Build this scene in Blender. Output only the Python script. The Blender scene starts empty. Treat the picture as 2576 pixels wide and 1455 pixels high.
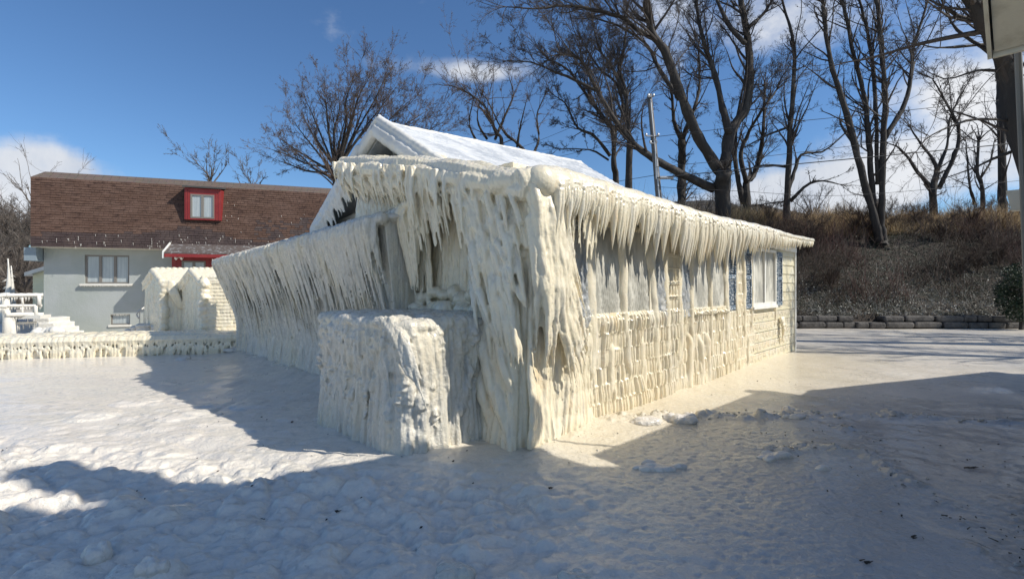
import bpy, math, random
import numpy as np
R = math.radians
S = bpy.context.scene
C = S.collection
rng = np.random.default_rng(7)

# ------------------------------------------------------------------ camera, sky, sun
F = 1190.0; W2 = 1287.5; HY = 717.0; EYE = 1.6
cam_d = bpy.data.cameras.new('camera'); cam = bpy.data.objects.new('camera', cam_d); C.objects.link(cam)
cam.location = (0, 0, EYE); cam.rotation_euler = (R(90), 0, 0)
cam_d.sensor_width = 36; cam_d.lens = 36 * F / 2575; cam_d.shift_y = -(727.5 - HY) / 2575
cam_d.clip_start = 0.05; cam_d.clip_end = 3000
S.camera = cam
SUN_EL = R(41.5); SD = np.array([-0.97, 0.24]); SD /= np.linalg.norm(SD)      # SD: where shadows fall
world = bpy.data.worlds.new('World'); S.world = world; world.use_nodes = True
def nd(nt, typ, **kw):
    n = nt.nodes.new(typ)
    for k, v in kw.items():
        if k.startswith('i_'):
            key = k[2:]; key = int(key) if key.isdigit() else key.replace('_', ' ')
            n.inputs[key].default_value = v
        else: setattr(n, k, v)
    return n
def build_world():
    nt = world.node_tree; nt.nodes.clear(); L = nt.links.new
    out = nd(nt, 'ShaderNodeOutputWorld'); bg = nd(nt, 'ShaderNodeBackground'); bg.inputs[1].default_value = 0.103
    sky = nd(nt, 'ShaderNodeTexSky', sky_type='NISHITA'); sky.sun_disc = False
    sky.sun_elevation = SUN_EL; sky.sun_rotation = math.atan2(-SD[0], -SD[1]); sky.altitude = 100
    sky.air_density = 1.0; sky.dust_density = 0.35; sky.ozone_density = 2.2
    tc = nd(nt, 'ShaderNodeTexCoord')
    def vm(op, a, b=None):
        n = nd(nt, 'ShaderNodeVectorMath', operation=op)
        for i, v in enumerate((a, b)):
            if v is None: continue
            if isinstance(v, (tuple, list)): n.inputs[i].default_value = v
            else: L(v, n.inputs[i])
        return n
    def mm(op, a, b=None, c=None, clamp=False):
        n = nd(nt, 'ShaderNodeMath', operation=op, use_clamp=clamp)
        for i, v in enumerate((a, b, c)):
            if v is None: continue
            if isinstance(v, (int, float)): n.inputs[i].default_value = v
            else: L(v, n.inputs[i])
        return n.outputs[0]
    sep = nd(nt, 'ShaderNodeSeparateXYZ'); L(tc.outputs['Generated'], sep.inputs[0])
    # cloud layer: direction projected on a plane overhead
    zz = mm('ADD', mm('MAXIMUM', sep.outputs[2], 0.0), 0.25)
    comb = nd(nt, 'ShaderNodeCombineXYZ'); L(mm('DIVIDE', sep.outputs[0], zz), comb.inputs[0]); L(mm('DIVIDE', sep.outputs[1], zz), comb.inputs[1])
    L(mm('MULTIPLY', sep.outputs[2], 1.6), comb.inputs[2])
    nz = nd(nt, 'ShaderNodeTexNoise', i_Scale=1.5, i_Detail=9.0, i_Roughness=0.56, i_Distortion=0.35); L(comb.outputs[0], nz.inputs['Vector'])
    nz2 = nd(nt, 'ShaderNodeTexNoise', i_Scale=5.0, i_Detail=8.0, i_Roughness=0.6, i_Distortion=0.4); L(tc.outputs['Generated'], nz2.inputs['Vector'])
    # cloud banks: where the cover is dense (direction, squash, size, weight)
    total = None
    def dirpx(x, y):
        v = np.array([(x - W2) / F, 1.0, (HY - y) / F]); return v / np.linalg.norm(v)
    for (x, y, sx, sz, w) in [(105, 405, .055, .04, .56), (-10, 520, .07, .05, .60), (200, 440, .06, .03, .35), (1110, 168, .10, .020, .50), (1230, 190, .05, .014, .30),
                              (2200, -30, .34, .075, .46), (2060, 60, .08, .035, .2), (2480, 120, .12, .06, .25), (2150, 475, .16, .045, .55), (2440, 380, .17, .06, .42), (2520, 300, .09, .05, .3), (1960, 500, .12, .03, .45),
                              (2060, 355, .07, .03, .1), (2400, 215, .10, .02, .22), (420, 445, .04, .02, .12), (1700, 520, .3, .02, .2)]:
        d = dirpx(x, y)
        df = vm('SUBTRACT', tc.outputs['Generated'], tuple(d))
        s3 = vm('DIVIDE', df.outputs[0], (sx, sx, sz))
        ln = nd(nt, 'ShaderNodeVectorMath', operation='LENGTH'); L(s3.outputs[0], ln.inputs[0])
        g = mm('MULTIPLY', mm('POWER', 2.718, mm('MULTIPLY', mm('MULTIPLY', ln.outputs['Value'], ln.outputs['Value']), -0.6)), w)
        total = g if total is None else mm('ADD', total, g)
    fill_cloud = mm('MULTIPLY', mm('SUBTRACT', 0.10, sep.outputs[1], clamp=True), 0.42, clamp=True)   # unseen cloud added behind the camera to lift and neutralise the shade
    total = mm('ADD', total, fill_cloud)
    nn = mm('ADD', mm('MULTIPLY', nz.outputs['Fac'], 0.55), mm('MULTIPLY', nz2.outputs['Fac'], 0.45))
    cov = mm('ADD', mm('MULTIPLY', mm('SUBTRACT', nn, 0.5), 2.3), mm('SUBTRACT', mm('MINIMUM', total, 0.75), 0.30))
    mask = nd(nt, 'ShaderNodeMapRange', interpolation_type='SMOOTHSTEP'); L(cov, mask.inputs[0])
    mask.inputs[1].default_value = -0.02; mask.inputs[2].default_value = 0.46
    shade = nd(nt, 'ShaderNodeMix', data_type='RGBA')
    L(mm('MULTIPLY', mm('SUBTRACT', nz2.outputs['Fac'], 0.35), 3.0, clamp=True), shade.inputs[0])
    shade.inputs[6].default_value = (5.2, 5.7, 6.6, 1); shade.inputs[7].default_value = (8.2, 8.3, 8.5, 1)
    mix = nd(nt, 'ShaderNodeMix', data_type='RGBA'); L(mm('MULTIPLY', mask.outputs[0], 0.96), mix.inputs[0])
    tint = nd(nt, 'ShaderNodeMix', data_type='RGBA', blend_type='MULTIPLY', clamp_result=False); tint.inputs[0].default_value = 1.0
    L(sky.outputs[0], tint.inputs[6]); tint.inputs[7].default_value = SKYTINT
    L(tint.outputs[2], mix.inputs[6]); L(shade.outputs[2], mix.inputs[7])
    L(mix.outputs[2], bg.inputs[0]); L(bg.outputs[0], out.inputs[0])
SKYTINT = (.73, .985, 1.23, 1)
build_world()
sun_d = bpy.data.lights.new('sun', 'SUN'); sun = bpy.data.objects.new('sun', sun_d); C.objects.link(sun)
sun_d.energy = 5.0; sun_d.angle = R(0.53); sun_d.color = (1.0, 0.945, 0.85)
from mathutils import Vector, Matrix
_dv = Vector((SD[0] * math.cos(SUN_EL), SD[1] * math.cos(SUN_EL), -math.sin(SUN_EL)))
sun.rotation_euler = _dv.to_track_quat('-Z', 'Y').to_euler(); sun.location = (30, -10, 40)
S.view_settings.view_transform = 'Standard'; S.view_settings.look = 'None'; S.view_settings.gamma = 1
S.view_settings.exposure = 0.06
S.cycles.max_bounces = 6; S.cycles.diffuse_bounces = 3; S.cycles.transmission_bounces = 4

# ------------------------------------------------------------------ numpy noise
def _hash(i, j, k, seed):
    h = (i * 374761393 + j * 668265263 + k * 2147483647 + seed * 974634777) & 0xffffffff
    h = ((h ^ (h >> 13)) * 1274126177) & 0xffffffff
    return ((h ^ (h >> 16)) & 0xffffff) / 16777215.0
def vnoise(P, seed=0):
    P = np.asarray(P, float); i = np.floor(P).astype(np.int64); f = P - i; f = f * f * (3 - 2 * f)
    r = 0
    for a in (0, 1):
        wa = f[:, 0] if a else 1 - f[:, 0]
        for b in (0, 1):
            wb = f[:, 1] if b else 1 - f[:, 1]
            for c in (0, 1):
                wc = f[:, 2] if c else 1 - f[:, 2]
                r = r + wa * wb * wc * _hash(i[:, 0] + a, i[:, 1] + b, i[:, 2] + c, seed)
    return r * 2 - 1
def fbm(P, sc, oct=3, seed=0, rough=.5):
    P = np.asarray(P, float) * np.asarray(sc, float); r = 0; a = 1; t = 0
    for o in range(oct): r = r + a * vnoise(P * 2 ** o, seed + o); t += a; a *= rough
    return r / t
def lumps(X, Y, cell, seed, lo=.45, hi=.95, keep=1.0):
    """height 0..1 of rounded domes scattered one per cell"""
    gx, gy = np.floor(X / cell).astype(np.int64), np.floor(Y / cell).astype(np.int64); best = np.zeros_like(X)
    for a in (-1, 0, 1):
        for b in (-1, 0, 1):
            i, j = gx + a, gy + b
            cx = (i + .15 + .7 * _hash(i, j, i * 0, seed)) * cell; cy = (j + .15 + .7 * _hash(i, j, i * 0 + 1, seed)) * cell
            rr = (lo + (hi - lo) * _hash(i, j, i * 0 + 2, seed)) * cell
            on = _hash(i, j, i * 0 + 3, seed) < keep
            d2 = ((X - cx) ** 2 + (Y - cy) ** 2) / rr ** 2
            best = np.maximum(best, np.where(on, np.sqrt(np.clip(1 - d2, 0, 1)) * rr / (hi * cell), 0))
    return best
def sstep(a, b, x): t = np.clip((x - a) / (b - a), 0, 1); return t * t * (3 - 2 * t)

# ------------------------------------------------------------------ mesh building
class MB:
    def __init__(s): s.v = []; s.q = []; s.t = []; s.n = 0; s.uv = None
    def add(s, v, q=None, t=None):
        v = np.asarray(v, float).reshape(-1, 3); s.v.append(v)
        if q is not None and len(q): s.q.append(np.asarray(q, np.int64).reshape(-1, 4) + s.n)
        if t is not None and len(t): s.t.append(np.asarray(t, np.int64).reshape(-1, 3) + s.n)
        s.n += len(v); return s
    def merge(s, o):
        for v in o.v: pass
        V = np.concatenate(o.v); s.v.append(V)
        s.q += [a + s.n for a in o.q]; s.t += [a + s.n for a in o.t]; s.n += len(V); return s
    def hexa(s, c):     # 8 corners: bottom 0-3 ccw, top 4-7
        return s.add(c, [(0, 3, 2, 1), (4, 5, 6, 7), (0, 1, 5, 4), (1, 2, 6, 5), (2, 3, 7, 6), (3, 0, 4, 7)])
    def box(s, fr, a0, a1, b0, b1, z0, z1, bev=0):
        c = [(a0, b0, z0), (a1, b0, z0), (a1, b1, z0), (a0, b1, z0), (a0, b0, z1), (a1, b0, z1), (a1, b1, z1), (a0, b1, z1)]
        return s.hexa([fr(*p) for p in c])
    def tube(s, P, r, n=8, flat=None, cap=True):
        """tapered tube through points P with radii r; flat = (axis vector, factor) stretches the section"""
        P = np.asarray(P, float); r = np.broadcast_to(np.asarray(r, float), (len(P),)); m = len(P)
        T = np.gradient(P, axis=0); T /= np.linalg.norm(T, axis=1)[:, None] + 1e-9
        ref = np.array([0, 0, 1.0]) if abs(T[0][2]) < .9 else np.array([1.0, 0, 0])
        A = np.cross(T, ref); A /= np.linalg.norm(A, axis=1)[:, None] + 1e-9; B = np.cross(T, A)
        th = np.arange(n) * 2 * np.pi / n
        off = (A[:, None, :] * np.cos(th)[None, :, None] + B[:, None, :] * np.sin(th)[None, :, None])
        if flat is not None:
            ax, k = np.asarray(flat[0], float), np.broadcast_to(flat[1], (m,))
            d = off @ ax; off = off + (k - 1)[:, None, None] * d[:, :, None] * ax
        V = (P[:, None, :] + off * r[:, None, None]).reshape(-1, 3)
        i = np.arange(m - 1)[:, None] * n; j = np.arange(n)[None, :]; j2 = (j + 1) % n
        q = np.stack([i + j, i + j2, i + n + j2, i + n + j], -1).reshape(-1, 4)
        t = []
        if cap:
            V = np.concatenate([V, P[:1], P[-1:]]); a, b = m * n, m * n + 1
            t = [(a, (k + 1) % n, k) for k in range(n)] + [(b, (m - 1) * n + k, (m - 1) * n + (k + 1) % n) for k in range(n)]
        return s.add(V, q, t)
    def ball(s, c, r, nu=12, nv=8):
        r = np.broadcast_to(np.asarray(r, float), (3,)); u = np.arange(nu) * 2 * np.pi / nu; v = np.arange(1, nv) * np.pi / nv
        V = [(0, 0, 1)] + [(math.sin(b) * math.cos(a), math.sin(b) * math.sin(a), math.cos(b)) for b in v for a in u] + [(0, 0, -1)]
        q = [(1 + i * nu + j, 1 + (i + 1) * nu + j, 1 + (i + 1) * nu + (j + 1) % nu, 1 + i * nu + (j + 1) % nu) for i in range(nv - 2) for j in range(nu)]
        e = 1 + (nv - 1) * nu
        t = [(0, 1 + j, 1 + (j + 1) % nu) for j in range(nu)] + [(e, e - nu + (j + 1) % nu, e - nu + j) for j in range(nu)]
        return s.add(np.array(V) * r + np.asarray(c), q, t)
    def grid(s, G, keep=None):       # G [m,n,3]
        m, n = G.shape[:2]; idx = np.arange(m * n).reshape(m, n)
        q = np.stack([idx[:-1, :-1], idx[:-1, 1:], idx[1:, 1:], idx[1:, :-1]], -1)
        if keep is not None: q = q[keep]
        return s.add(G.reshape(-1, 3), q.reshape(-1, 4))
    def branches(s, P, r, n=3):
        """many tubes at once: P [B,m,3], r [B,m]"""
        B_, m = P.shape[:2]
        T = np.gradient(P, axis=1); T /= np.linalg.norm(T, axis=2, keepdims=True) + 1e-9
        ref = np.tile(np.array([.31, .17, .93]), (B_, 1)); ref[np.abs(T[:, 0] @ np.array([.31, .17, .93])) > .9] = (1, 0, 0)
        A = np.cross(T, ref[:, None, :]); A /= np.linalg.norm(A, axis=2, keepdims=True) + 1e-9; Bn = np.cross(T, A)
        th = np.arange(n) * 2 * np.pi / n
        V = P[:, :, None, :] + (A[:, :, None, :] * np.cos(th)[:, None] + Bn[:, :, None, :] * np.sin(th)[:, None]) * r[:, :, None, None]
        b = np.arange(B_)[:, None, None] * m * n; i = np.arange(m - 1)[None, :, None] * n; j = np.arange(n)[None, None, :]; j2 = (j + 1) % n
        q = np.stack([b + i + j, b + i + j2, b + i + n + j2, b + i + n + j], -1).reshape(-1, 4)
        return s.add(V.reshape(-1, 3), q)
    def arrays(s):
        return (np.concatenate(s.v), np.concatenate(s.q) if s.q else np.zeros((0, 4), np.int64), np.concatenate(s.t) if s.t else np.zeros((0, 3), np.int64))
def make_mesh(name, V, Q, T, smooth=False):
    me = bpy.data.meshes.new(name); me.vertices.add(len(V)); me.vertices.foreach_set('co', np.ascontiguousarray(V, np.float32).ravel())
    nl = 4 * len(Q) + 3 * len(T); me.loops.add(nl); me.polygons.add(len(Q) + len(T))
    me.loops.foreach_set('vertex_index', np.concatenate([Q.ravel(), T.ravel()]).astype(np.int32))
    st = np.concatenate([np.arange(len(Q)) * 4, 4 * len(Q) + np.arange(len(T)) * 3]).astype(np.int32)
    me.polygons.foreach_set('loop_start', st)
    me.polygons.foreach_set('use_smooth', np.full(len(Q) + len(T), bool(smooth)))
    me.update(calc_edges=True); me.validate()
    return me
ORG = {}
def thing(name, label, cat, loc=(0, 0, 0), group=None):
    o = bpy.data.objects.new(name, None); C.objects.link(o); o.location = loc; o.empty_display_size = .2
    tag(o, label, cat, group); ORG[o.name] = np.array(loc, float); return o
def tag(o, label=None, cat=None, group=None, kind=None):
    for k, v in (('label', label), ('category', cat), ('group', group), ('kind', kind)):
        if v: o[k] = v
    return o
def obj(name, mb, mat, parent=None, smooth=False, org=None, label=None):
    V, Q, T = mb.arrays() if isinstance(mb, MB) else mb
    if parent is not None: po = ORG[parent.name]
    else:
        po = np.array(org, float) if org is not None else np.array([V[:, 0].mean(), V[:, 1].mean(), V[:, 2].min()])
    me = make_mesh(name, V - po, Q, T, smooth); o = bpy.data.objects.new(name, me); C.objects.link(o)
    for m in (mat if isinstance(mat, list) else [mat]): me.materials.append(m)
    if parent is not None: o.parent = parent
    else: o.location = po
    ORG[o.name] = po
    if label: o['label'] = label
    return o
def set_mat_index(o, idx): o.data.polygons.foreach_set('material_index', np.asarray(idx, np.int32))
def copy_tree(o, loc, rz=0, sc=1.0, label=None):
    r = o.copy(); C.objects.link(r); r.location = loc; r.rotation_euler = (0, 0, rz)
    r.scale = sc if isinstance(sc, (tuple, list)) else (sc, sc, sc)
    if label: r['label'] = label
    for ch in [c for c in o.children]:
        c = ch.copy(); C.objects.link(c); c.parent = r
    return r
def remesh(mb, vox, smooth_it=3, disp=None):
    """fuse closed pieces into one skin; returns arrays"""
    V, Q, T = mb.arrays(); me = make_mesh('tmp', V, Q, T); o = bpy.data.objects.new('tmp', me); C.objects.link(o)
    m = o.modifiers.new('r', 'REMESH'); m.mode = 'VOXEL'; m.voxel_size = vox; m.adaptivity = 0
    if smooth_it:
        sm = o.modifiers.new('s', 'SMOOTH'); sm.factor = .5; sm.iterations = smooth_it
    dg = bpy.context.evaluated_depsgraph_get(); ev = o.evaluated_get(dg); m2 = ev.to_mesh()
    n = len(m2.vertices); V = np.empty(n * 3, np.float32); m2.vertices.foreach_get('co', V); V = V.reshape(-1, 3).astype(float)
    N = np.empty(n * 3, np.float32); m2.vertex_normals.foreach_get('vector', N); N = N.reshape(-1, 3)
    lt = np.empty(len(m2.polygons), np.int32); m2.polygons.foreach_get('loop_total', lt)
    li = np.empty(len(m2.loops), np.int32); m2.loops.foreach_get('vertex_index', li)
    ls = np.empty(len(m2.polygons), np.int32); m2.polygons.foreach_get('loop_start', ls)
    q4 = ls[lt == 4]; q3 = ls[lt == 3]
    Q = li[q4[:, None] + np.arange(4)].astype(np.int64); T = li[q3[:, None] + np.arange(3)].astype(np.int64)
    ev.to_mesh_clear(); bpy.data.objects.remove(o); bpy.data.meshes.remove(me)
    if disp is not None: V = V + N * disp(V)[:, None]
    return V, Q, T

# ------------------------------------------------------------------ materials
def mat(name, base, rough=.6, sss=0, sss_r=(.06, .045, .03), bump=(), var=None, spec=.5, metallic=0, coat=0, wet=None):
    """bump: list of (scale xyz, strength, distance, detail); var: (scale, colour2, lo, hi)"""
    m = bpy.data.materials.new(name); m.use_nodes = True; nt = m.node_tree; L = nt.links.new
    b = nt.nodes['Principled BSDF']; b.inputs['Base Color'].default_value = (*base, 1); b.inputs['Roughness'].default_value = rough
    b.inputs['Specular IOR Level'].default_value = spec; b.inputs['Metallic'].default_value = metallic
    tc = nd(nt, 'ShaderNodeTexCoord')
    if sss:
        b.inputs['Subsurface Weight'].default_value = sss; b.inputs['Subsurface Radius'].default_value = (1, .75, .5); b.inputs['Subsurface Scale'].default_value = sss_r[0]
    if coat: b.inputs['Coat Weight'].default_value = coat; b.inputs['Coat Roughness'].default_value = .12
    prev = None
    for (sc, st, dist, det) in bump:
        mp = nd(nt, 'ShaderNodeMapping'); mp.inputs['Scale'].default_value = sc if isinstance(sc, tuple) else (sc, sc, sc); L(tc.outputs['Object'], mp.inputs[0])
        n = nd(nt, 'ShaderNodeTexNoise', i_Scale=1.0, i_Detail=float(det), i_Roughness=.6); L(mp.outputs[0], n.inputs['Vector'])
        bp = nd(nt, 'ShaderNodeBump', i_Strength=st, i_Distance=dist); L(n.outputs['Fac'], bp.inputs['Height'])
        if prev is not None: L(prev.outputs[0], bp.inputs['Normal'])
        prev = bp
    if prev is not None: L(prev.outputs[0], b.inputs['Normal'])
    if var:
        col = None
        for (sc, c2, lo, hi) in (var if isinstance(var, list) else [var]):
            mp = nd(nt, 'ShaderNodeMapping'); mp.inputs['Scale'].default_value = sc if isinstance(sc, tuple) else (sc, sc, sc); L(tc.outputs['Object'], mp.inputs[0])
            n = nd(nt, 'ShaderNodeTexNoise', i_Scale=1.0, i_Detail=5.0, i_Roughness=.6); L(mp.outputs[0], n.inputs['Vector'])
            mr = nd(nt, 'ShaderNodeMapRange', interpolation_type='SMOOTHSTEP'); L(n.outputs['Fac'], mr.inputs[0]); mr.inputs[1].default_value = lo; mr.inputs[2].default_value = hi
            mx = nd(nt, 'ShaderNodeMix', data_type='RGBA'); L(mr.outputs[0], mx.inputs[0]); mx.inputs[7].default_value = (*c2, 1)
            if col is None: mx.inputs[6].default_value = (*base, 1)
            else: L(col, mx.inputs[6])
            col = mx.outputs[2]
        L(col, b.inputs['Base Color'])
    if wet:          # wet and dry patches
        n = nd(nt, 'ShaderNodeTexNoise', i_Scale=wet[0], i_Detail=4.0, i_Roughness=.6); L(tc.outputs['Object'], n.inputs['Vector'])
        mr = nd(nt, 'ShaderNodeMapRange'); L(n.outputs['Fac'], mr.inputs[0]); mr.inputs[1].default_value = .35; mr.inputs[2].default_value = .65; mr.inputs[3].default_value = wet[1]; mr.inputs[4].default_value = wet[2]; L(mr.outputs[0], b.inputs['Roughness'])
    return m
CREAM = (.80, .715, .53)
M = {}
M['ice'] = mat('milky ice', CREAM, .24, .12, (.03,), [(45, .5, .010, 4)], [((2.2, 2.2, 1.0), (.78, .72, .58), .42, .70), ((5, 5, 2), (.79, .64, .42), .56, .78), ((13, 13, 1.6), (.60, .56, .46), .54, .74)], coat=.3, wet=(7.0, .10, .38))
M['ice_rough'] = mat('crystalline ice', (.66, .625, .54), .24, .10, (.03,), [(22, .5, .02, 4), (80, .9, .012, 4)], [((2.0, 2.0, 1.2), (.72, .65, .50), .42, .68), ((12, 12, 1.8), (.50, .48, .42), .53, .72)], coat=.3, wet=(9.0, .10, .40))
M['ice_white'] = mat('white ice', (.68, .65, .58), .34, .0, (.04,), [(14, .4, .02, 4), (70, .4, .006, 3)], [(1.6, (.74, .72, .66), .42, .7)])
M['ice_roof'] = mat('frosted roof ice', (.66, .665, .66), .36, .0, (.03,), [((30, 30, 30), .7, .02, 4), (8, .4, .03, 3)], [((1.1, 2.2, 2.2), (.46, .48, .50), .42, .62), (6.0, (.72, .72, .70), .5, .7)])
M['pane_ice'] = mat('frosted glass', (.38, .37, .32), .38, 0, (.03,), [((14, 14, 5), .5, .012, 4), (80, .7, .006, 3)], [((3, 3, 1.2), (.62, .60, .52), .42, .62), ((9, 9, 3), (.28, .28, .25), .55, .75)], coat=0, spec=.3)
M['cream_siding'] = mat('cream vinyl siding', (.62, .56, .38), .5, bump=[(60, .1, .003, 2)], var=((2.5, 2.5, 2.5), (.66, .62, .48), .4, .7))
M['white_trim'] = mat('white trim', (.78, .77, .72), .45, bump=[(50, .1, .003, 2)], var=(4.0, (.70, .68, .60), .45, .7))
M['shutter'] = mat('blue shutter paint', (.07, .115, .17), .45, bump=[(60, .15, .003, 2)], var=((26, 26, 34), (.62, .64, .64), .50, .60))
M['shutter_ice'] = mat('iced shutter', (.24, .26, .275), .3, .1, (.02,), bump=[((50, 50, 90), .7, .01, 3), (14, .3, .02, 3)], var=((7, 7, 3), (.50, .50, .47), .34, .62), coat=.3)
M['gable'] = mat('weathered gable board', (.30, .31, .26), .6, bump=[((6, 6, 40), .3, .01, 2)], var=((8, 8, 2), (.55, .54, .48), .5, .68))
M['bark'] = mat('bark', (.040, .033, .028), .85, bump=[((14, 14, 3), .8, .04, 5)], var=((3, 3, .8), (.095, .085, .072), .48, .75))
M['twig'] = mat('twigs', (.055, .042, .035), .8, var=(1.2, (.11, .09, .075), .45, .75))
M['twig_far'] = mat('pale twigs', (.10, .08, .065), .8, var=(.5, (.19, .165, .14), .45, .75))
M['twig_mid'] = mat('brown twigs', (.105, .075, .058), .8, var=(1.2, (.17, .13, .105), .45, .75))
M['grey_wall'] = mat('grey stucco', (.34, .365, .335), .75, bump=[(6, .35, .02, 5), (30, .3, .01, 3)], var=((1.2, 1.2, 1.2), (.38, .40, .385), .4, .7))
M['red'] = mat('red paint', (.24, .022, .022), .5, bump=[((50, 50, 3), .3, .01, 2)], var=(3.0, (.27, .035, .03), .45, .7))
M['taupe'] = mat('taupe window frame', (.20, .18, .155), .5)
M['glass'] = mat('window glass', (.07, .085, .095), .06, spec=.8)
M['curtain'] = mat('pale blind', (.42, .46, .46), .35, bump=[((60, 60, 1), .3, .01, 1)], var=((20, 20, .8), (.34, .38, .39), .4, .6), coat=.8)
M['pole'] = mat('weathered pole wood', (.13, .12, .11), .8, bump=[((30, 30, 3), .6, .02, 4)], var=((12, 12, 1.2), (.12, .11, .10), .5, .7))
M['black'] = mat('black cable', (.015, .015, .016), .6)
M['metal'] = mat('galvanised metal', (.42, .43, .44), .45, metallic=.6)
M['stone'] = mat('retaining stone', (.11, .10, .09), .85, bump=[(7, .8, .05, 5), (40, .4, .01, 3)], var=(3.0, (.055, .05, .045), .4, .65))
M['old_white'] = mat('weathered white paint', (.60, .57, .48), .65, bump=[((20, 20, 20), .3, .01, 4)], var=((5, 5, 5), (.48, .45, .37), .5, .7))
M['dark_roof'] = mat('dark roofing', (.06, .058, .055), .8, bump=[(30, .4, .01, 3)])
M['brick'] = mat('red brown brick', (.22, .10, .07), .8, bump=[(20, .4, .01, 3)])
M['debris'] = mat('dark leaf litter', (.035, .028, .022), .8)
M['soil'] = mat('leaf covered soil', (.045, .034, .025), .95, bump=[(8, .8, .06, 6), (40, .6, .01, 4)], var=[(2.2, (.022, .022, .014), .42, .6), (9.0, (.10, .08, .055), .6, .78)])
M['brush'] = mat('dead brush stems', (.062, .040, .028), .85, var=(.7, (.13, .095, .065), .45, .75))
M['brush_red'] = mat('reddish bramble stems', (.085, .036, .028), .8, var=(.9, (.10, .07, .055), .5, .75))
M['straw'] = mat('dry straw grass', (.50, .37, .20), .8, var=(.6, (.36, .24, .12), .4, .7))
M['ivy'] = mat('ivy leaves', (.028, .042, .016), .6, var=(.9, (.06, .05, .03), .45, .7))
M['frosty'] = mat('frosted leaves', (.36, .35, .31), .6, var=(5.0, (.10, .09, .06), .45, .6))
M['evergreen'] = mat('dark evergreen leaves', (.018, .034, .014), .6, var=(3.0, (.03, .05, .02), .4, .6))
def shingle_mat(name, c1, c2, mort, sx=.30, sy=.135):
    m = bpy.data.materials.new(name); m.use_nodes = True; nt = m.node_tree; L = nt.links.new; b = nt.nodes['Principled BSDF']
    uv = nd(nt, 'ShaderNodeUVMap'); br = nd(nt, 'ShaderNodeTexBrick', offset=.5, offset_frequency=2)
    wob = nd(nt, 'ShaderNodeTexNoise', i_Scale=1.3, i_Detail=3.0); L(uv.outputs[0], wob.inputs['Vector'])
    vs = nd(nt, 'ShaderNodeVectorMath', operation='MULTIPLY_ADD'); L(wob.outputs['Color'], vs.inputs[0]); vs.inputs[1].default_value = (.03, .03, 0); L(uv.outputs[0], vs.inputs[2])
    L(vs.outputs[0], br.inputs['Vector'])
    for k, v in (('Scale', 1.0), ('Brick Width', sx), ('Row Height', sy), ('Mortar Size', .007), ('Mortar Smooth', .15), ('Bias', -.1)): br.inputs[k].default_value = v
    br.inputs['Color1'].default_value = (*c1, 1); br.inputs['Color2'].default_value = (*c2, 1); br.inputs['Mortar'].default_value = (*mort, 1)
    n = nd(nt, 'ShaderNodeTexNoise', i_Scale=7.0, i_Detail=5.0); L(uv.outputs[0], n.inputs['Vector'])
    mx = nd(nt, 'ShaderNodeMix', data_type='RGBA', blend_type='MULTIPLY'); mx.inputs[0].default_value = .5; L(br.outputs['Color'], mx.inputs[6]); L(n.outputs['Color'], mx.inputs[7])
    L(mx.outputs[2], b.inputs['Base Color']); b.inputs['Roughness'].default_value = .85
    # each course overlaps the one below: height ramps down the row
    sep = nd(nt, 'ShaderNodeSeparateXYZ'); L(vs.outputs[0], sep.inputs[0])
    dv = nd(nt, 'ShaderNodeMath', operation='DIVIDE'); L(sep.outputs[1], dv.inputs[0]); dv.inputs[1].default_value = sy
    fr = nd(nt, 'ShaderNodeMath', operation='FRACT'); L(dv.outputs[0], fr.inputs[0])
    ad = nd(nt, 'ShaderNodeMath', operation='MULTIPLY_ADD'); L(fr.outputs[0], ad.inputs[0]); ad.inputs[1].default_value = -.6; L(br.outputs['Fac'], ad.inputs[2])
    inv = nd(nt, 'ShaderNodeMath', operation='MULTIPLY_ADD'); L(br.outputs['Fac'], inv.inputs[0]); inv.inputs[1].default_value = -.5
    f2 = nd(nt, 'ShaderNodeMath', operation='MULTIPLY'); L(fr.outputs[0], f2.inputs[0]); f2.inputs[1].default_value = -1.0; L(f2.outputs[0], inv.inputs[2])
    bp = nd(nt, 'ShaderNodeBump', i_Strength=.9, i_Distance=.02); L(inv.outputs[0], bp.inputs['Height']); L(bp.outputs[0], b.inputs['Normal'])
    return m
M['shingle'] = shingle_mat('brown shingles', (.30, .19, .14), (.24, .155, .115), (.035, .024, .02))
M['wet_shingle'] = shingle_mat('wet brown shingles', (.17, .11, .085), (.13, .085, .066), (.03, .02, .018))
M['top_shingle'] = shingle_mat('brown flat shingles', (.22, .16, .12), (.17, .125, .095), (.06, .045, .035), .45, .11)
def quad_uv(o, uvs):
    l = o.data.uv_layers.new(name='UVMap'); l.data.foreach_set('uv', np.asarray(uvs, np.float32).ravel())

# ------------------------------------------------------------------ frames
def PX(x, y, Y): return np.array([(x - W2) / F * Y, Y, EYE + (HY - y) / F * Y])
def frame(o, e1, e2):
    o = np.array(o, float); e1 = np.array(e1, float); e2 = np.array(e2, float)
    return lambda a, b, z: np.array([o[0] + e1[0] * a + e2[0] * b, o[1] + e1[1] * a + e2[1] * b, z])
q2 = math.sqrt(.5)
H = frame((.09, 4.78), (q2, q2), (-q2, q2))       # ice house: p = along the right wall, q = along the front, z
def Hv(p, q, z):                                   # vectorised
    p, q, z = np.broadcast_arrays(np.asarray(p, float), q, z)
    return np.stack([.09 + q2 * (p - q), 4.78 + q2 * (p + q), z], -1)
HP = np.array([q2, q2, 0]); HQ = np.array([-q2, q2, 0])
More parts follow.
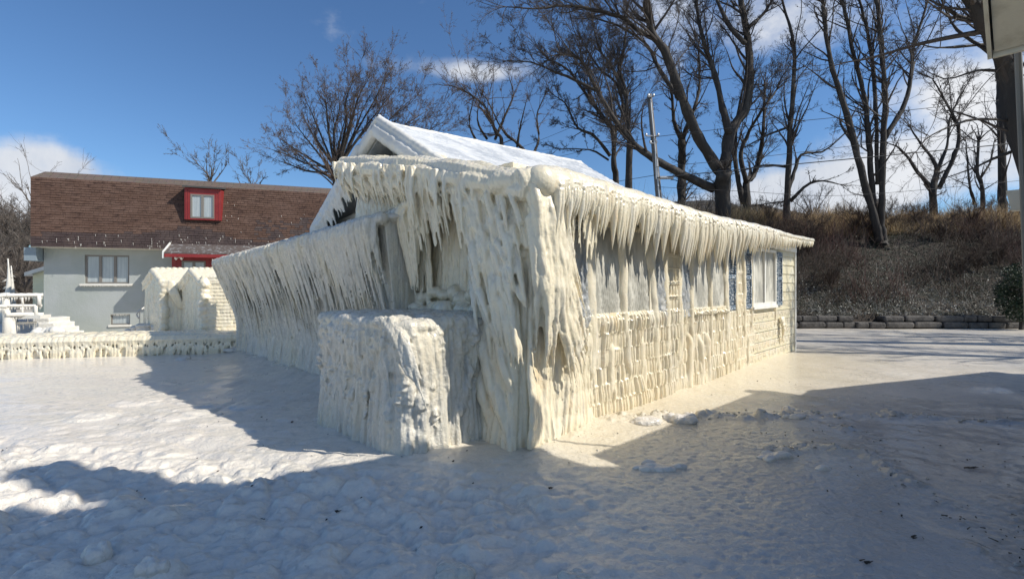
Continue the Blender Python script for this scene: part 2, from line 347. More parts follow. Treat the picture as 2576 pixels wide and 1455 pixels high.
# ------------------------------------------------------------------ ground sheet
def poly_dist(X, Y, P):
    best = np.full(X.shape, 1e9)
    for (a, b) in zip(P[:-1], P[1:]):
        a = np.array(a, float); b = np.array(b, float); d = b - a; t = np.clip(((X - a[0]) * d[0] + (Y - a[1]) * d[1]) / (d @ d), 0, 1)
        best = np.minimum(best, np.hypot(X - a[0] - t * d[0], Y - a[1] - t * d[1]))
    return best
def ground_z(X, Y):
    P = np.stack([X, Y, X * 0], -1).reshape(-1, 3)
    n1 = fbm(P, .35, 3, 11).reshape(X.shape); n2 = fbm(P, 1.3, 3, 12).reshape(X.shape); n3 = fbm(P, 6, 3, 13).reshape(X.shape); n4 = fbm(P, 22, 2, 14).reshape(X.shape)
    near = sstep(13, 7, Y) * sstep(-16, -12, X) * sstep(16, 9, X)
    left = sstep(1.1, -.5, X - .25 * (Y - 3.2))                 # lumpy lake-side part
    fore = left * sstep(4.3, 3.4, Y + .18 * X)
    wx, wy = X + .06 * n3 + .12 * n2, Y + .05 * n3 + .1 * n2
    z = .02 * n1 + .012 * n2 * near
    big = lumps(wx, wy * 1.25, .46, 3, .25, .5, .6) * .060 + lumps(wx + 3, wy * 1.2, .24, 5, .3, .6, .85) * .062 + lumps(wx + 7, wy, .12, 8, .35, .65, .9) * .034 + lumps(wx, wy + 2, .06, 9, .35, .7, .9) * .016
    z = z + fore * (big * .82 + .016 * n3 + .03 * n2 - .055)
    mid = left * (1 - sstep(4.3, 3.4, Y + .18 * X)) * sstep(12, 6, Y)
    z = z + mid * (lumps(wx, wy * .8, .55, 21, .2, .5, .45) * .035 + lumps(wx + 1, wy, .2, 22, .3, .6, .5) * .014 + .006 * n3 + .02 * n2)
    cen = np.exp(-((X - .1) / .8) ** 2) * sstep(4.6, 3.6, Y)
    z = z + cen * (lumps(wx, wy, .17, 31, .3, .6, .8) * .02 + .012 * n3)
    # right-hand glaze: smooth sheets with small curled flakes and slush lines
    rt = (1 - left)
    fl = lumps(X * 1.0 + .02 * n4, Y * 1.35 + .015 * n4, .070, 41, .12, .42, .55)
    flz = rt * sstep(5.6, 5.1, Y) * sstep(3.6, 2.0, X + .35 * (5 - Y)) * near
    z = z - flz * fl * .010 * (1 + .8 * n4) + flz * .005 * n4
    z = z + rt * near * .004 * n3
    # slush / crumb lines
    for P_, w, a in (([(1.0, 5.55), (2.4, 5.75), (3.5, 5.9), (5.0, 5.75), (6.6, 5.2), (8.2, 4.5)], .16, .075), ([(3.4, 5.75), (3.9, 5.0), (3.3, 4.3), (3.1, 3.4), (2.7, 2.6)], .10, .028),
                     ([(2.4, 4.55), (2.9, 4.65), (3.4, 4.5)], .12, .03), ([(6.0, 3.6), (3.9, 2.9), (3.2, 2.2)], .35, .12), ([(7.2, 7.3), (10, 6.9)], .3, .03)):
        d = poly_dist(X, Y, P_)
        m = np.exp(-(d / w) ** 2) * (.25 + .75 * sstep(-.2, .35, n2 + .6 * n3))
        z = z + m * a * (.25 + lumps(wx, wy, .14, 51, .3, .7, .7) * 1.2 + .5 * np.abs(n4))
    bl = sstep(2.7, 4.0, X) * sstep(3.7, 2.9, Y)
    z = z + bl * (lumps(wx, wy, .10, 61, .3, .6, .8) * .035 + .02 * np.abs(n3))
    # ice mounds that climb to the foot of the walls
    p = (X - .09) * q2 + (Y - 4.78) * q2; q = -(X - .09) * q2 + (Y - 4.78) * q2
    f1 = np.exp(-np.abs(p + .1) / .25) * sstep(1.5, 2.5, q) * sstep(9.8, 9.0, q) * .10
    f2 = np.exp(-np.abs(q) / .3) * sstep(-.4, .2, p) * sstep(10, 8, p) * .035
    return z + (f1 + f2) * (1 + .5 * n3)
xs = np.concatenate([-np.geomspace(60, 5.6, 70), np.arange(-5.5, 5.5, .019), np.geomspace(5.55, 70, 80)])
ys = np.concatenate([-np.geomspace(40, .5, 20), np.arange(0, 2.3, .1), np.arange(2.3, 6.6, .0155), np.geomspace(6.62, 120, 230)])
GX, GY = np.meshgrid(xs, ys); GZ = ground_z(GX, GY)
me_ice = mat('ground ice', (.76, .695, .60), .26, 0, (.03,), [((9, 9, 9), .7, .03, 5), ((30, 30, 30), .8, .016, 5), ((110, 110, 110), .5, .004, 2)],
             [((.7, .9, .7), (.74, .69, .60), .42, .62), ((.35, .35, .35), (.62, .60, .56), .5, .68), ((3.2, 3.6, 3), (.78, .73, .65), .58, .72), ((2.2, 2.2, 2.2), (.46, .43, .38), .62, .76), ((8, 10, 8), (.60, .575, .52), .52, .66)], coat=.35)
# cream run-off ice spreads from the foot of the sunlit wall: tinted by distance to the wall
nt = me_ice.node_tree; b = nt.nodes['Principled BSDF']; L = nt.links.new
src = b.inputs['Base Color'].links[0].from_socket
tc = nd(nt, 'ShaderNodeTexCoord'); sp = nd(nt, 'ShaderNodeSeparateXYZ'); L(tc.outputs['Object'], sp.inputs[0])
def mth(op, a, b_=None, clamp=False):
    n = nd(nt, 'ShaderNodeMath', operation=op, use_clamp=clamp)
    for i, v in enumerate((a, b_)):
        if v is None: continue
        if isinstance(v, (int, float)): n.inputs[i].default_value = v
        else: L(v, n.inputs[i])
    return n.outputs[0]
qq = mth('SUBTRACT', mth('MULTIPLY', mth('SUBTRACT', sp.outputs[0], .09), q2), mth('MULTIPLY', mth('SUBTRACT', sp.outputs[1], 4.78), q2))
pp = mth('ADD', mth('MULTIPLY', mth('SUBTRACT', sp.outputs[0], .09), q2), mth('MULTIPLY', mth('SUBTRACT', sp.outputs[1], 4.78), q2))
nz = nd(nt, 'ShaderNodeTexNoise', i_Scale=.8, i_Detail=4.0); L(tc.outputs['Object'], nz.inputs['Vector'])
qn = mth('ADD', qq, mth('MULTIPLY', mth('SUBTRACT', nz.outputs['Fac'], .5), 3.0))
mr = nd(nt, 'ShaderNodeMapRange', interpolation_type='SMOOTHSTEP'); L(qn, mr.inputs[0]); mr.inputs[1].default_value = 3.2; mr.inputs[2].default_value = .2
mr2 = nd(nt, 'ShaderNodeMapRange', interpolation_type='SMOOTHSTEP'); L(pp, mr2.inputs[0]); mr2.inputs[1].default_value = -1.6; mr2.inputs[2].default_value = .6
mr3 = nd(nt, 'ShaderNodeMapRange', interpolation_type='SMOOTHSTEP'); L(pp, mr3.inputs[0]); mr3.inputs[1].default_value = 12; mr3.inputs[2].default_value = 8
mr4 = nd(nt, 'ShaderNodeMapRange', interpolation_type='SMOOTHSTEP'); L(qn, mr4.inputs[0]); mr4.inputs[1].default_value = -1.2; mr4.inputs[2].default_value = -.2
k = mth('MULTIPLY', mth('MULTIPLY', mr.outputs[0], mr2.outputs[0]), mth('MULTIPLY', mr3.outputs[0], mr4.outputs[0]))
# thin glaze on the right-hand yard, with shade painted into its darker colour
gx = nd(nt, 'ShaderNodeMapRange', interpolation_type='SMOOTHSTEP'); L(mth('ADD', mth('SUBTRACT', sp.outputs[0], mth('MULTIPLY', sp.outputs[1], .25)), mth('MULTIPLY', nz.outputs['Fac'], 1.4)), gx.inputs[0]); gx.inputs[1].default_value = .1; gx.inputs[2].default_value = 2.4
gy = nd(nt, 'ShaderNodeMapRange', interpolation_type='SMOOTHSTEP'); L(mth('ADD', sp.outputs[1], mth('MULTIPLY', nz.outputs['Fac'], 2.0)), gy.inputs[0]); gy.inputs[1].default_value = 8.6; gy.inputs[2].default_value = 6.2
glz_shade = mth('MULTIPLY', gx.outputs[0], gy.outputs[0]); mg = nd(nt, 'ShaderNodeMix', data_type='RGBA'); L(mth('MULTIPLY', glz_shade, .8), mg.inputs[0]); L(src, mg.inputs[6]); mg.inputs[7].default_value = (.31, .315, .32, 1); src = mg.outputs[2]
rg = nd(nt, 'ShaderNodeMapRange'); L(glz_shade, rg.inputs[0]); rg.inputs[3].default_value = .34; rg.inputs[4].default_value = .20; wn = nd(nt, 'ShaderNodeTexNoise', i_Scale=1.6, i_Detail=4.0); L(tc.outputs['Object'], wn.inputs['Vector']); L(mth('ADD', rg.outputs[0], mth('MULTIPLY', mth('SUBTRACT', wn.outputs['Fac'], .5), .5)), b.inputs['Roughness'])
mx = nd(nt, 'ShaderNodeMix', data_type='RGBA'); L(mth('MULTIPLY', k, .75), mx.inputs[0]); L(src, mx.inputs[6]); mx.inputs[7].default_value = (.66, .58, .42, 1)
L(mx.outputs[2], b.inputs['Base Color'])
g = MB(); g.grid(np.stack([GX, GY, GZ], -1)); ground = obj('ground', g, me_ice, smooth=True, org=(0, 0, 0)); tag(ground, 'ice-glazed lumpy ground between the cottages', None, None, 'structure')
del GX, GY, GZ

# ------------------------------------------------------------------ hill
def hill_z(X, Y):
    X = np.asarray(X, float); Y = np.asarray(Y, float)
    y0 = 17.85 + np.maximum(0, 4.5 - X) * 1.25; y0 = np.minimum(y0, 36)
    d = Y - y0; P = np.stack(np.broadcast_arrays(X, Y, X * 0), -1).reshape(-1, 3)
    n = fbm(P, .3, 4, 71).reshape(np.broadcast(X, Y).shape)
    top = 5.0 + .9 * sstep(20, 9, X) * 0 + .25 * n
    z = .42 + np.clip(d, 0, 8) * .66 + n * .35 * sstep(0, 2, d)
    z = np.where(z > top, top, z); z = np.minimum(z, top)
    far = sstep(48, 105, Y); z = z + far * (10.5 * sstep(-6, 14, X) * sstep(95, 38, X) + 4 + 1.5 * n)
    return np.where(d < 0, -.6, z)
hx = np.concatenate([np.arange(-110, 0, 2.5), np.arange(0, 34, .3), np.arange(34, 130, 3)]); hy = np.concatenate([np.arange(17.2, 30, .25), np.arange(30, 60, .8), np.arange(60, 190, 3)])
HX, HYY = np.meshgrid(hx, hy); hm = MB(); hm.grid(np.stack([HX, HYY, hill_z(HX, HYY)], -1))
hill = obj('hill', hm, M['soil'], smooth=True, org=(0, 0, 0)); tag(hill, None, None, None, 'structure')

# ------------------------------------------------------------------ helpers for ice
def crom(P, n):
    P = np.asarray(P, float); m = len(P)
    if m == 2: t = np.linspace(0, 1, n)[:, None]; return P[0] * (1 - t) + P[1] * t
    E = np.concatenate([[2 * P[0] - P[1]], P, [2 * P[-1] - P[-2]]]); u = np.linspace(0, m - 1 - 1e-6, n); i = u.astype(int); f = (u - i)[:, None]
    p0, p1, p2, p3 = E[i], E[i + 1], E[i + 2], E[i + 3]
    return .5 * (2 * p1 + (p2 - p0) * f + (2 * p0 - 5 * p1 + 4 * p2 - p3) * f ** 2 + (3 * p1 - p0 - 3 * p2 + p3) * f ** 3)
def strand(mb, pts, r0, r1, n=10, wob=.2, ns=7, flat=None, mid=None, jit=.012):
    P = crom([H(*p) if len(p) == 3 else p for p in pts], n); t = np.linspace(0, 1, n)
    r = r0 * (1 - t) + r1 * t if mid is None else np.interp(t, [0, mid[0], 1], [r0, mid[1], r1])
    r = r * (1 + wob * (rng.random(n) - .5) * 2 * np.where((t > 0) & (t < .97), 1, .3)); P = P + rng.normal(0, jit, P.shape) * np.sin(np.pi * t)[:, None]
    mb.tube(P, r, ns, flat)
def flutes(V, shear, sc, sz, amp, seed):
    """ridges running down the ice: rounded ribs with narrow grooves"""
    P = np.stack([V[:, 0] * sc + shear * V[:, 2] * sc, V[:, 1] * sc - shear * V[:, 2] * sc * .5, V[:, 2] * sz], -1)
    n = vnoise(P, seed); m = vnoise(P * [2.1, 2.1, 1.6], seed + 1)
    return amp * (np.sqrt(np.abs(n)) - .55) + amp * .45 * (np.sqrt(np.abs(m)) - .55)
def U(a, b): return float(rng.uniform(a, b))

house = thing('ice_coated_cottage', 'low cream-sided cottage buried under thick yellowish ice and long icicles', 'house', tuple(H(4, 3, 0)))
# ---- walls and siding
mb = MB()
mb.box(H, .55, 9.6, .02, 6.2, 0, 2.62)
mb.box(H, .42, .60, .75, 3.6, 0, 2.6)
obj('wall', mb, M['cream_siding'], house)
sd = MB()
for k in range(13):
    z0 = .02 + k * .205; z1 = min(z0 + .205, 2.62)
    sd.hexa([H(0, -.026, z0), H(9.63, -.026, z0), H(9.63, .02, z0), H(0, .02, z0), H(0, -.004, z1), H(9.63, -.004, z1), H(9.63, .02, z1), H(0, .02, z1)])
obj('siding', sd, M['cream_siding'], house)
ct = MB(); ct.box(H, 9.60, 9.68, -.045, .06, 0, 2.6); ct.box(H, .3, 9.7, -.05, -.03, 2.40, 2.50)
obj('corner_trim', ct, M['white_trim'], house)
# ---- windows and shutters
def iced_panel(p0, p1, z0, z1, q, amp, seed, slant=.35, ps=.013, zs=.02, per=.05):
    pp_ = np.arange(p0, p1 + ps, ps).clip(p0, p1); zz_ = np.arange(z0, z1 + zs, zs).clip(z0, z1); P_, Z_ = np.meshgrid(pp_, zz_)
    low = sstep(z1 - .1, z0 + .1, Z_)
    uu = P_ + slant * low * (Z_ - z0) * .9 * -1; w = fbm(np.stack([P_, Z_, P_ * 0], -1).reshape(-1, 3), (3, 3, 1), 2, seed).reshape(P_.shape)
    rid = np.abs(np.sin((uu + .05 * w) * np.pi / per)) ** .7
    nn = fbm(np.stack([P_, Z_, P_ * 0], -1).reshape(-1, 3), (25, 16, 1), 3, seed + 3).reshape(P_.shape)
    T = amp * (.25 + 1.2 * low) * (.5 + .6 * rid + .45 * nn)
    m_ = MB(); m_.grid(Hv(P_, q - T, Z_)[:, ::-1]); return m_
def window(p0, p1, z0, z1, iced):
    o = MB(); w = .055
    o.box(H, p0, p1, -.075, -.01, z0, z0 + w * 1.3); o.box(H, p0, p1, -.075, -.01, z1 - w, z1)
    o.box(H, p0, p0 + w, -.074, -.01, z0 + w * 1.3, z1 - w); o.box(H, p1 - w, p1, -.074, -.01, z0 + w * 1.3, z1 - w)
    pm = (p0 + p1) / 2; o.box(H, pm - w * .55, pm + w * .55, -.07, -.01, z0 + w * 1.3, z1 - w)
    f = obj('window', o, M['white_trim'] if iced == 0 else M['ice'], house)
    for (a, b_, sl) in ((p0 + w, pm - w * .55, .5), (pm + w * .55, p1 - w, .25)):
        if iced > 0: obj('pane', iced_panel(a, b_, z0 + w, z1 - w, -.03, iced, int(a * 10), sl), M['pane_ice'], f, smooth=True)
        else: obj('pane', iced_panel(a, b_, z0 + w, z1 - w, -.028, .005, int(a * 10), sl), M['pane_ice'], f, smooth=True)
    s_ = MB(); s_.box(H, p0 - .03, p1 + .03, -.10, -.01, z0 - .05, z0 - .001); 
    if iced:
        for a in np.arange(p0, p1, .05): s_.ball(H(a, -.085 + U(-.015, .01), z0 - .01 + U(-.02, .02)), (U(.03, .05), .035, U(.02, .03)), 8, 6)
    obj('sill', s_, M['white_trim'] if iced == 0 else M['ice'], f, smooth=bool(iced))
for a, b_, ic in ((1.14, 2.52, .040), (3.80, 5.20, .022), (6.56, 8.02, 0)): window(a, b_, 1.17, 2.36, ic * .55)
def shutter(p0, p1, iced):
    z0, z1 = 1.15, 2.34; o = MB(); t = .045
    o.box(H, p0, p0 + t, -.062, -.01, z0, z1); o.box(H, p1 - t, p1, -.062, -.01, z0, z1)
    for a, b_ in ((z0, z0 + .09), (1.72, 1.80), (z1 - .12, z1)): o.box(H, p0 + t, p1 - t, -.061, -.01, a, b_)
    fr_ = obj('shutter', o, M['shutter'], house)
    o = MB(); z = z0 + .11
    while z < z1 - .13:
        if not (1.695 < z < 1.81): o.hexa([H(p0 + t, -.052, z), H(p1 - t, -.052, z), H(p1 - t, -.044, z - .004), H(p0 + t, -.044, z - .004), H(p0 + t, -.026, z + .026), H(p1 - t, -.026, z + .026), H(p1 - t, -.018, z + .022), H(p0 + t, -.018, z + .022)])
        z += .036
    o.box(H, p0 + t, p1 - t, -.016, -.008, z0 + .05, z1 - .05)
    obj('louvre', o, M['shutter'], fr_)
    if iced: obj('ice_film', iced_panel(p0 - .02, p1 + .02, z0 - .03, z1 - (.25 if iced < .03 else .02), -.05, iced, int(p0 * 9), .5, per=.035), M['shutter_ice'], fr_, smooth=True)
for a, b_, ic in ((.72, 1.06, .045), (2.64, 2.93, .03), (3.36, 3.71, .026), (5.30, 5.68, 0), (6.14, 6.51, 0), (8.13, 8.50, 0)): shutter(a, b_, ic)
# ---- crust of ice on the sunlit wall (relief sheet)
ps, zs = .0095, .0105
pv = np.arange(.0, 9.62, ps); zv = np.arange(.0, 2.56, zs); P_, Z_ = np.meshgrid(pv, zv)
base_n = fbm(np.stack([P_, Z_, P_ * 0], -1).reshape(-1, 3), (1.1, 1.3, 1), 3, 91).reshape(P_.shape); fine = fbm(np.stack([P_, Z_, P_ * 0], -1).reshape(-1, 3), (16, 9, 1), 3, 95).reshape(P_.shape)
am = np.interp(P_, [0, 1.2, 3.2, 5.0, 6.5, 8, 9.6], [1.2, 1.15, 1.0, .85, .55, .34, .2])
row = Z_ / .205 + .06 * np.sin(P_ * 2.1) * 0; k_ = np.floor(row).astype(np.int64); f = row - k_          # f: 0 bottom of a course, 1 its lip
cell = .062 - .016 * sstep(4, 8, P_); cell = .050
pj = P_ / cell + .45 * vnoise(np.stack([P_ * 3, Z_ * 1.6, P_ * 0], -1).reshape(-1, 3), 99).reshape(P_.shape)
ci = np.floor(pj).astype(np.int64); best = np.full(P_.shape, 9.); bi = ci.copy()
for a in (-1, 0, 1):
    c_ = ci + a + .5 + .40 * (_hash(ci + a, k_ // 3, ci * 0, 5) - .5) + .22 * (_hash(ci + a, k_, ci * 0, 15) - .5); d_ = np.abs(pj - c_)
    bi = np.where(d_ < best, ci + a, bi); best = np.minimum(best, d_)
hs = _hash(bi, k_, bi * 0, 6); rib = np.sqrt(np.clip(1 - (best / (.36 + .12 * hs)) ** 2, 0, 1))
fbot = _hash(bi, k_, bi * 0, 8) * .16 - .14                                # how far a rib hangs toward the next course
prof = np.clip(np.sin(np.pi * np.clip((f - fbot) / (1.04 - fbot), 0, 1) ** .8), 0, 1) ** .42
prof = .38 + .62 * prof
lip = np.exp(-((f - .97) / .10) ** 2) + np.exp(-((f + .03) / .08) ** 2)
low = sstep(1.6, 1.15, Z_ + .12 * base_n)
gone = _hash(bi, k_, bi * 0, 17) < .12
T1 = am * ((.034 + .034 * rib * prof * (.55 + .9 * hs) * np.where(gone, .35, 1)) + .012 * lip * (.6 + .8 * fine)) * (1 + .55 * base_n)
T = T1 * low
# thin zone: only under the lips
th = sstep(5.2, 7.0, P_ + .6 * base_n) + sstep(.1, .5, 1 - low) * sstep(.9, 1.3, Z_); th = np.clip(th, 0, 1)
hang = .30 + .5 * hs; under = sstep(1 - hang - .08, 1 - hang, f) * (rib > .3)
T = T * (1 - th) + th * (am * .75 * (.004 + .030 * rib * under + .010 * lip) * sstep(2.1, 1.35, Z_ + .25 * base_n + .1 * (P_ - 7)))
inwin = np.zeros(P_.shape, bool)
for a_, b_ in ((.70, 1.08), (1.12, 2.54), (2.62, 2.95), (3.34, 3.73), (3.78, 5.22), (5.28, 5.70), (6.12, 6.53), (6.54, 8.04), (8.11, 8.52)): inwin |= (P_ > a_) & (P_ < b_) & (Z_ > (1.25 + .05 * base_n if a_ < 5.25 else 1.13))
T = np.where(inwin, 0, T)
# gaps between the shutters: iced lips
gap = ((P_ > 2.96) & (P_ < 3.33)) * 1.0 * (Z_ > 1.1) + ((P_ > 5.72) & (P_ < 6.1)) * .28 * (Z_ > 1.1) + (P_ < .68) * .5 * (Z_ > 1.1)
T = np.maximum(T, gap * am * (.006 + .05 * rib * prof * (f < .9) + .05 * lip) * sstep(2.35, 2.0, Z_))
# drip columns down the frame edges
for (pc, w, t_, zt, zb, lean) in ((.66, .05, .07, 2.5, .9, .05), (1.10, .07, .085, 2.5, .62, -.03), (1.80, .05, .08, 2.45, .55, .10), (2.56, .06, .075, 2.5, .45, .12), (2.95, .05, .065, 2.5, .72, 0), (3.35, .06, .075, 2.5, .55, -.02), (3.75, .04, .07, 2.5, .62, .0), (4.50, .04, .06, 2.4, .50, .05), (5.23, .06, .06, 2.5, .62, .0), (5.71, .035, .05, 2.3, .80, .04), (6.12, .04, .05, 2.4, .74, .0), (6.53, .03, .045, 2.3, .88, .02), (8.07, .02, .03, 2.2, .95, .02),
                            (3.62, .05, .07, 1.0, 0, .1), (4.05, .05, .08, .9, 0, .05), (4.40, .05, .075, .95, 0, -.04), (5.6, .03, .05, .9, .1, .05), (6.3, .03, .045, .8, .2, 0), (2.2, .05, .07, 1.1, .3, .06), (1.45, .05, .07, 1.1, .35, .05)):
    cx = pc + lean * sstep(1.5, .2, Z_) + .02 * np.sin(Z_ * 5 + pc * 3) + .012 * np.sin(Z_ * 14 + pc)
    ww = w * 1.55 * (1 + .10 * np.sin(Z_ * 7 + pc * 5)) * np.where(Z_ < zb, sstep(zb - .28, zb + .06, Z_), 1)
    e = np.sqrt(np.clip(1 - ((P_ - cx) / np.maximum(ww, 1e-3)) ** 2, 0, 1)) * sstep(zt + .02, zt - (.30 if zt < 1.5 else .05), Z_)
    T = np.maximum(T, e * t_ * (.75 + .25 * sstep(2.4, 1.2, Z_)) * sstep(zb - .3, zb, Z_) + T * .12 * (e > 0))
T = T + .004 * fine * (T > .006)
keep = (T[:-1, :-1] > .0055) | (T[1:, 1:] > .0055)
cr = MB(); cr.grid(Hv(P_, -.018 - T * 1.35, Z_)[:, ::-1], keep[:, ::-1]); V, Q, T_ = cr.arrays()
used = np.zeros(len(V), bool); used[Q.ravel()] = True; mp_ = np.cumsum(used) - 1
obj('ice_crust', (V[used], mp_[Q], T_), M['ice'], house, smooth=True)
# ---- eaves, low roof
lr = MB()
lr.hexa([H(.25, -.34, 2.58), H(9.85, -.34, 2.62), H(9.85, 3.3, 2.86), H(.25, 3.3, 2.86), H(.25, -.34, 2.66), H(9.85, -.34, 2.71), H(9.85, 3.3, 2.96), H(.25, 3.3, 2.96)])
lr.hexa([H(.45, 3.3, 2.80), H(9.85, 3.3, 2.80), H(9.85, 6.5, 2.5), H(.45, 6.5, 2.5), H(.45, 3.3, 2.96), H(9.85, 3.3, 2.96), H(9.85, 6.5, 2.66), H(.45, 6.5, 2.66)])
obj('low_roof', lr, M['ice_white'], house)
ev = MB()
for (pa, pb) in ((-.1, 2.2), (1.9, 4.8), (4.5, 7.2), (6.9, 9.82)):
    n = 44; t = np.linspace(0, 1, n); p = pa + (pb - pa) * t; rr = np.interp(p, [0, 1.5, 3.5, 6, 8, 9.8], [.155, .125, .11, .085, .06, .05])
    z = 2.66 + .02 * np.sin(p * 1.3) - rr * .55 + .05 * sstep(5, 9.8, p)
    for e_ in (0, -1): ev.ball(Hv(p[e_], -.35, z[e_]), rr[e_] * 1.02, 22, 16)
    ev.tube(Hv(p, -.35 - .0 * rr, z), rr * (1 + .05 * np.sin(p * 9) + .04 * (rng.random(n) - .5)), 16)
    ev.tube(Hv(p, -.18 + 0 * p, z + .07 - .02 * rr), rr * .75, 8); ev.tube(Hv(p, .05 + 0 * p, z + .10), rr * .75, 8); ev.tube(Hv(p, .3 + 0 * p, z + .12), rr * .75, 8)
def eave_r(p): return float(np.interp(p, [0, 1.5, 3.5, 6, 8, 9.8], [.155, .125, .11, .085, .06, .05]))
def icicle_len(p): return np.interp(p, [-.1, .6, 1.2, 2.0, 3.0, 4.3, 5.5, 6.5, 7.5, 9.6], [.40, .46, .56, .60, .62, .64, .46, .33, .23, .11])
ice_list = []; p = .02
while p < 6.9:
    big = rng.random() < .45; L_ = float(icicle_len(p)) * (U(.85, 1.22) if big else U(.38, .85)); w = np.interp(p, [0, 1.5, 3, 5, 7], [.024, .033, .040, .035, .026]) * U(.65, 1.3)
    ice_list.append((p, L_, w)); p += w * (1.30 + .45 * rng.random())
fins = MB()
def eave_top(p): return 2.64 + .02 * math.sin(p * 1.3) + .05 * float(sstep(5, 9.8, np.float64(p)))
def make_icicle(mb, p, L_, w, seg=11, ns=8, qo=0.0):
    t = np.linspace(0, 1, seg); lean = (-.045 if p < 3.4 else .01 if p < 6 else .04) * L_ + rng.normal(0, .015)
    sway = .008 * np.sin(t * 4 + rng.random() * 6)
    z = eave_top(p) - .02 - eave_r(p) * .4 - t * L_; pp_ = p + lean * t ** 1.3 + sway * L_; q_ = -.335 - eave_r(p) * .85 - qo - .012 * np.sin(np.pi * t)
    r = w * np.interp(t, [0, .12, .42, .6, .8, 1], [.75, 1.0, 1.05, .78, .42, .04]) * (1 + .10 * (rng.random(seg) - .5))
    mb.tube(Hv(pp_, q_, z), r, ns, (HQ, np.interp(t, [0, .3, .6, 1], [1.9, 1.6, 1.2, 1.0])))
# fused roots of all fins
for (p, L_, w) in ice_list:
    t = np.linspace(0, 1, 9); z = eave_top(p) + .02 - t * (L_ * .58 + .04); fins_p = p + (-.04 if p < 3.4 else .01) * t * L_
    ev.tube(Hv(fins_p, -.33 - eave_r(p) * np.interp(t, [0, .15, .4, 1], [.55, .85, .98, .80]), z), w * np.interp(t, [0, .1, .4, 1], [.6, 1.0, 1.1, .85]), 7, (HQ, 1.7))
    ev.tube(Hv([p, p], [-.31 - eave_r(p) * .5] * 2, [eave_top(p) - .05, eave_top(p) - .05 - L_ * .5]), [w * 1.2, w * .8], 6)
V, Q, T_ = remesh(ev, .0110, 1, lambda V: .004 * fbm(V, 9, 3, 121))
obj('eave_ice', (V, Q, T_), M['ice'], house, smooth=True)
order = np.argsort([-(L_ / (2.5 + p * .7)) for (p, L_, w) in ice_list]); bigset = set(order[:96].tolist())
rest = MB()
for i, (p, L_, w) in enumerate(ice_list):
    if i in bigset:
        m_ = MB(); make_icicle(m_, p, L_, w); obj('icicle', m_, M['ice'], house, smooth=True)
    else: make_icicle(rest, p, L_, w)
p = 6.4
while p < 9.8: make_icicle(rest, p, float(icicle_len(p)) * U(.5, 1.35), U(.011, .018), 7, 6, -.02); p += U(.02, .045)
for p in np.arange(.1, 6.9, .05): make_icicle(rest, p + U(-.02, .02), float(icicle_len(p)) * U(.3, .8), U(.012, .02), 7, 6, -.07)
tag(obj('small_icicles', rest, M['ice'], house, smooth=True), kind='stuff')

# ---- steep roof
A0, A1 = (.25, 3.3, 4.10), (5.45, 3.3, 4.43)
def slope_grid(qe, ze0, ze1, p0b, p1b, seed):
    a = np.linspace(0, 1, 150)[:, None]; b_ = np.linspace(0, 1, 260)[None, :]       # a: ridge to eave, b: along ridge
    p = (A0[0] * (1 - b_) + A1[0] * b_) * (1 - a) + (p0b * (1 - b_) + p1b * b_) * a
    z = (A0[2] * (1 - b_) + A1[2] * b_) * (1 - a) + (ze0 * (1 - b_) + ze1 * b_) * a; q = A0[1] + (qe - A0[1]) * a + b_ * 0
    G = Hv(p, q, z); n = fbm(G.reshape(-1, 3), (2.2, 2.2, 2.2), 4, seed).reshape(p.shape); n2_ = fbm(G.reshape(-1, 3), 14, 3, seed + 5).reshape(p.shape)
    course = np.abs(((a * 2.55 / .15) % 1) - .5) * 2
    edge = np.exp(-(b_ * 5.2 / .16) ** 2) * .075 * (1 + .3 * n2_) + np.exp(-(a * 2.5 / .12) ** 2) * .03
    return G + (np.array([0, 0, 1.0])) * (.022 * n + .007 * n2_ + .012 * course * (1 - .4 * n) + edge)[..., None]
rf = MB(); G = slope_grid(1.15, 2.84, 3.0, .25, 5.75, 131); rf.grid(G)
G2 = slope_grid(5.45, 2.83, 3.0, .25, 5.6, 135); rf.grid(G2[:, ::-1])
def slab_under(qe, ze0, ze1, p1b):
    t = .27
    c = [H(.25, 3.3, 4.10 - t), H(5.45, 3.3, 4.43 - t), H(p1b, qe, ze1 - t), H(.25, qe, ze0 - t), H(.25, 3.3, 4.09), H(5.45, 3.3, 4.42), H(p1b, qe, ze1 - .01), H(.25, qe, ze0 - .01)]
    rf.hexa(c)
slab_under(1.15, 2.84, 3.0, 5.75); slab_under(5.45, 2.83, 3.0, 5.6)
roof = obj('roof', rf, M['ice_roof'], house, smooth=False)
bd = MB()
for qe, ze in ((1.15, 2.84), (5.45, 2.83)):
    n = 40; t = np.linspace(0, 1, n)
    bd.tube(Hv(.26 + 0 * t, 3.3 + (qe - 3.3) * t, 4.10 + (ze - 4.10) * t + .05), .065 * (1 + .15 * (rng.random(n) - .5)), 8)
    bd.tube(Hv(.21 + 0 * t, 3.3 + (qe - 3.3) * t, 4.10 + (ze - 4.10) * t - .13), .085 * (1 + .1 * (rng.random(n) - .5)), 8, (np.array([0, 0, 1.]), 1.5))
n = 60; t = np.linspace(0, 1, n); bd.tube(Hv(.22 + 5.2 * t, 3.3 + 0 * t, 4.105 + .325 * t), .045 * (1 + .3 * (rng.random(n) - .5)), 8)
V, Q, T_ = remesh(bd, .016, 2, lambda V: .006 * fbm(V, 18, 3, 141)); obj('rake_ice', (V, Q, T_), M['ice_white'], house, smooth=True)
gb = MB(); gb.add([H(.62, 1.5, 2.8), H(.62, 5.1, 2.8), H(.62, 3.3, 3.92)], t=[(0, 2, 1)])
gable = obj('gable', gb, M['gable'], house)
gd = MB()
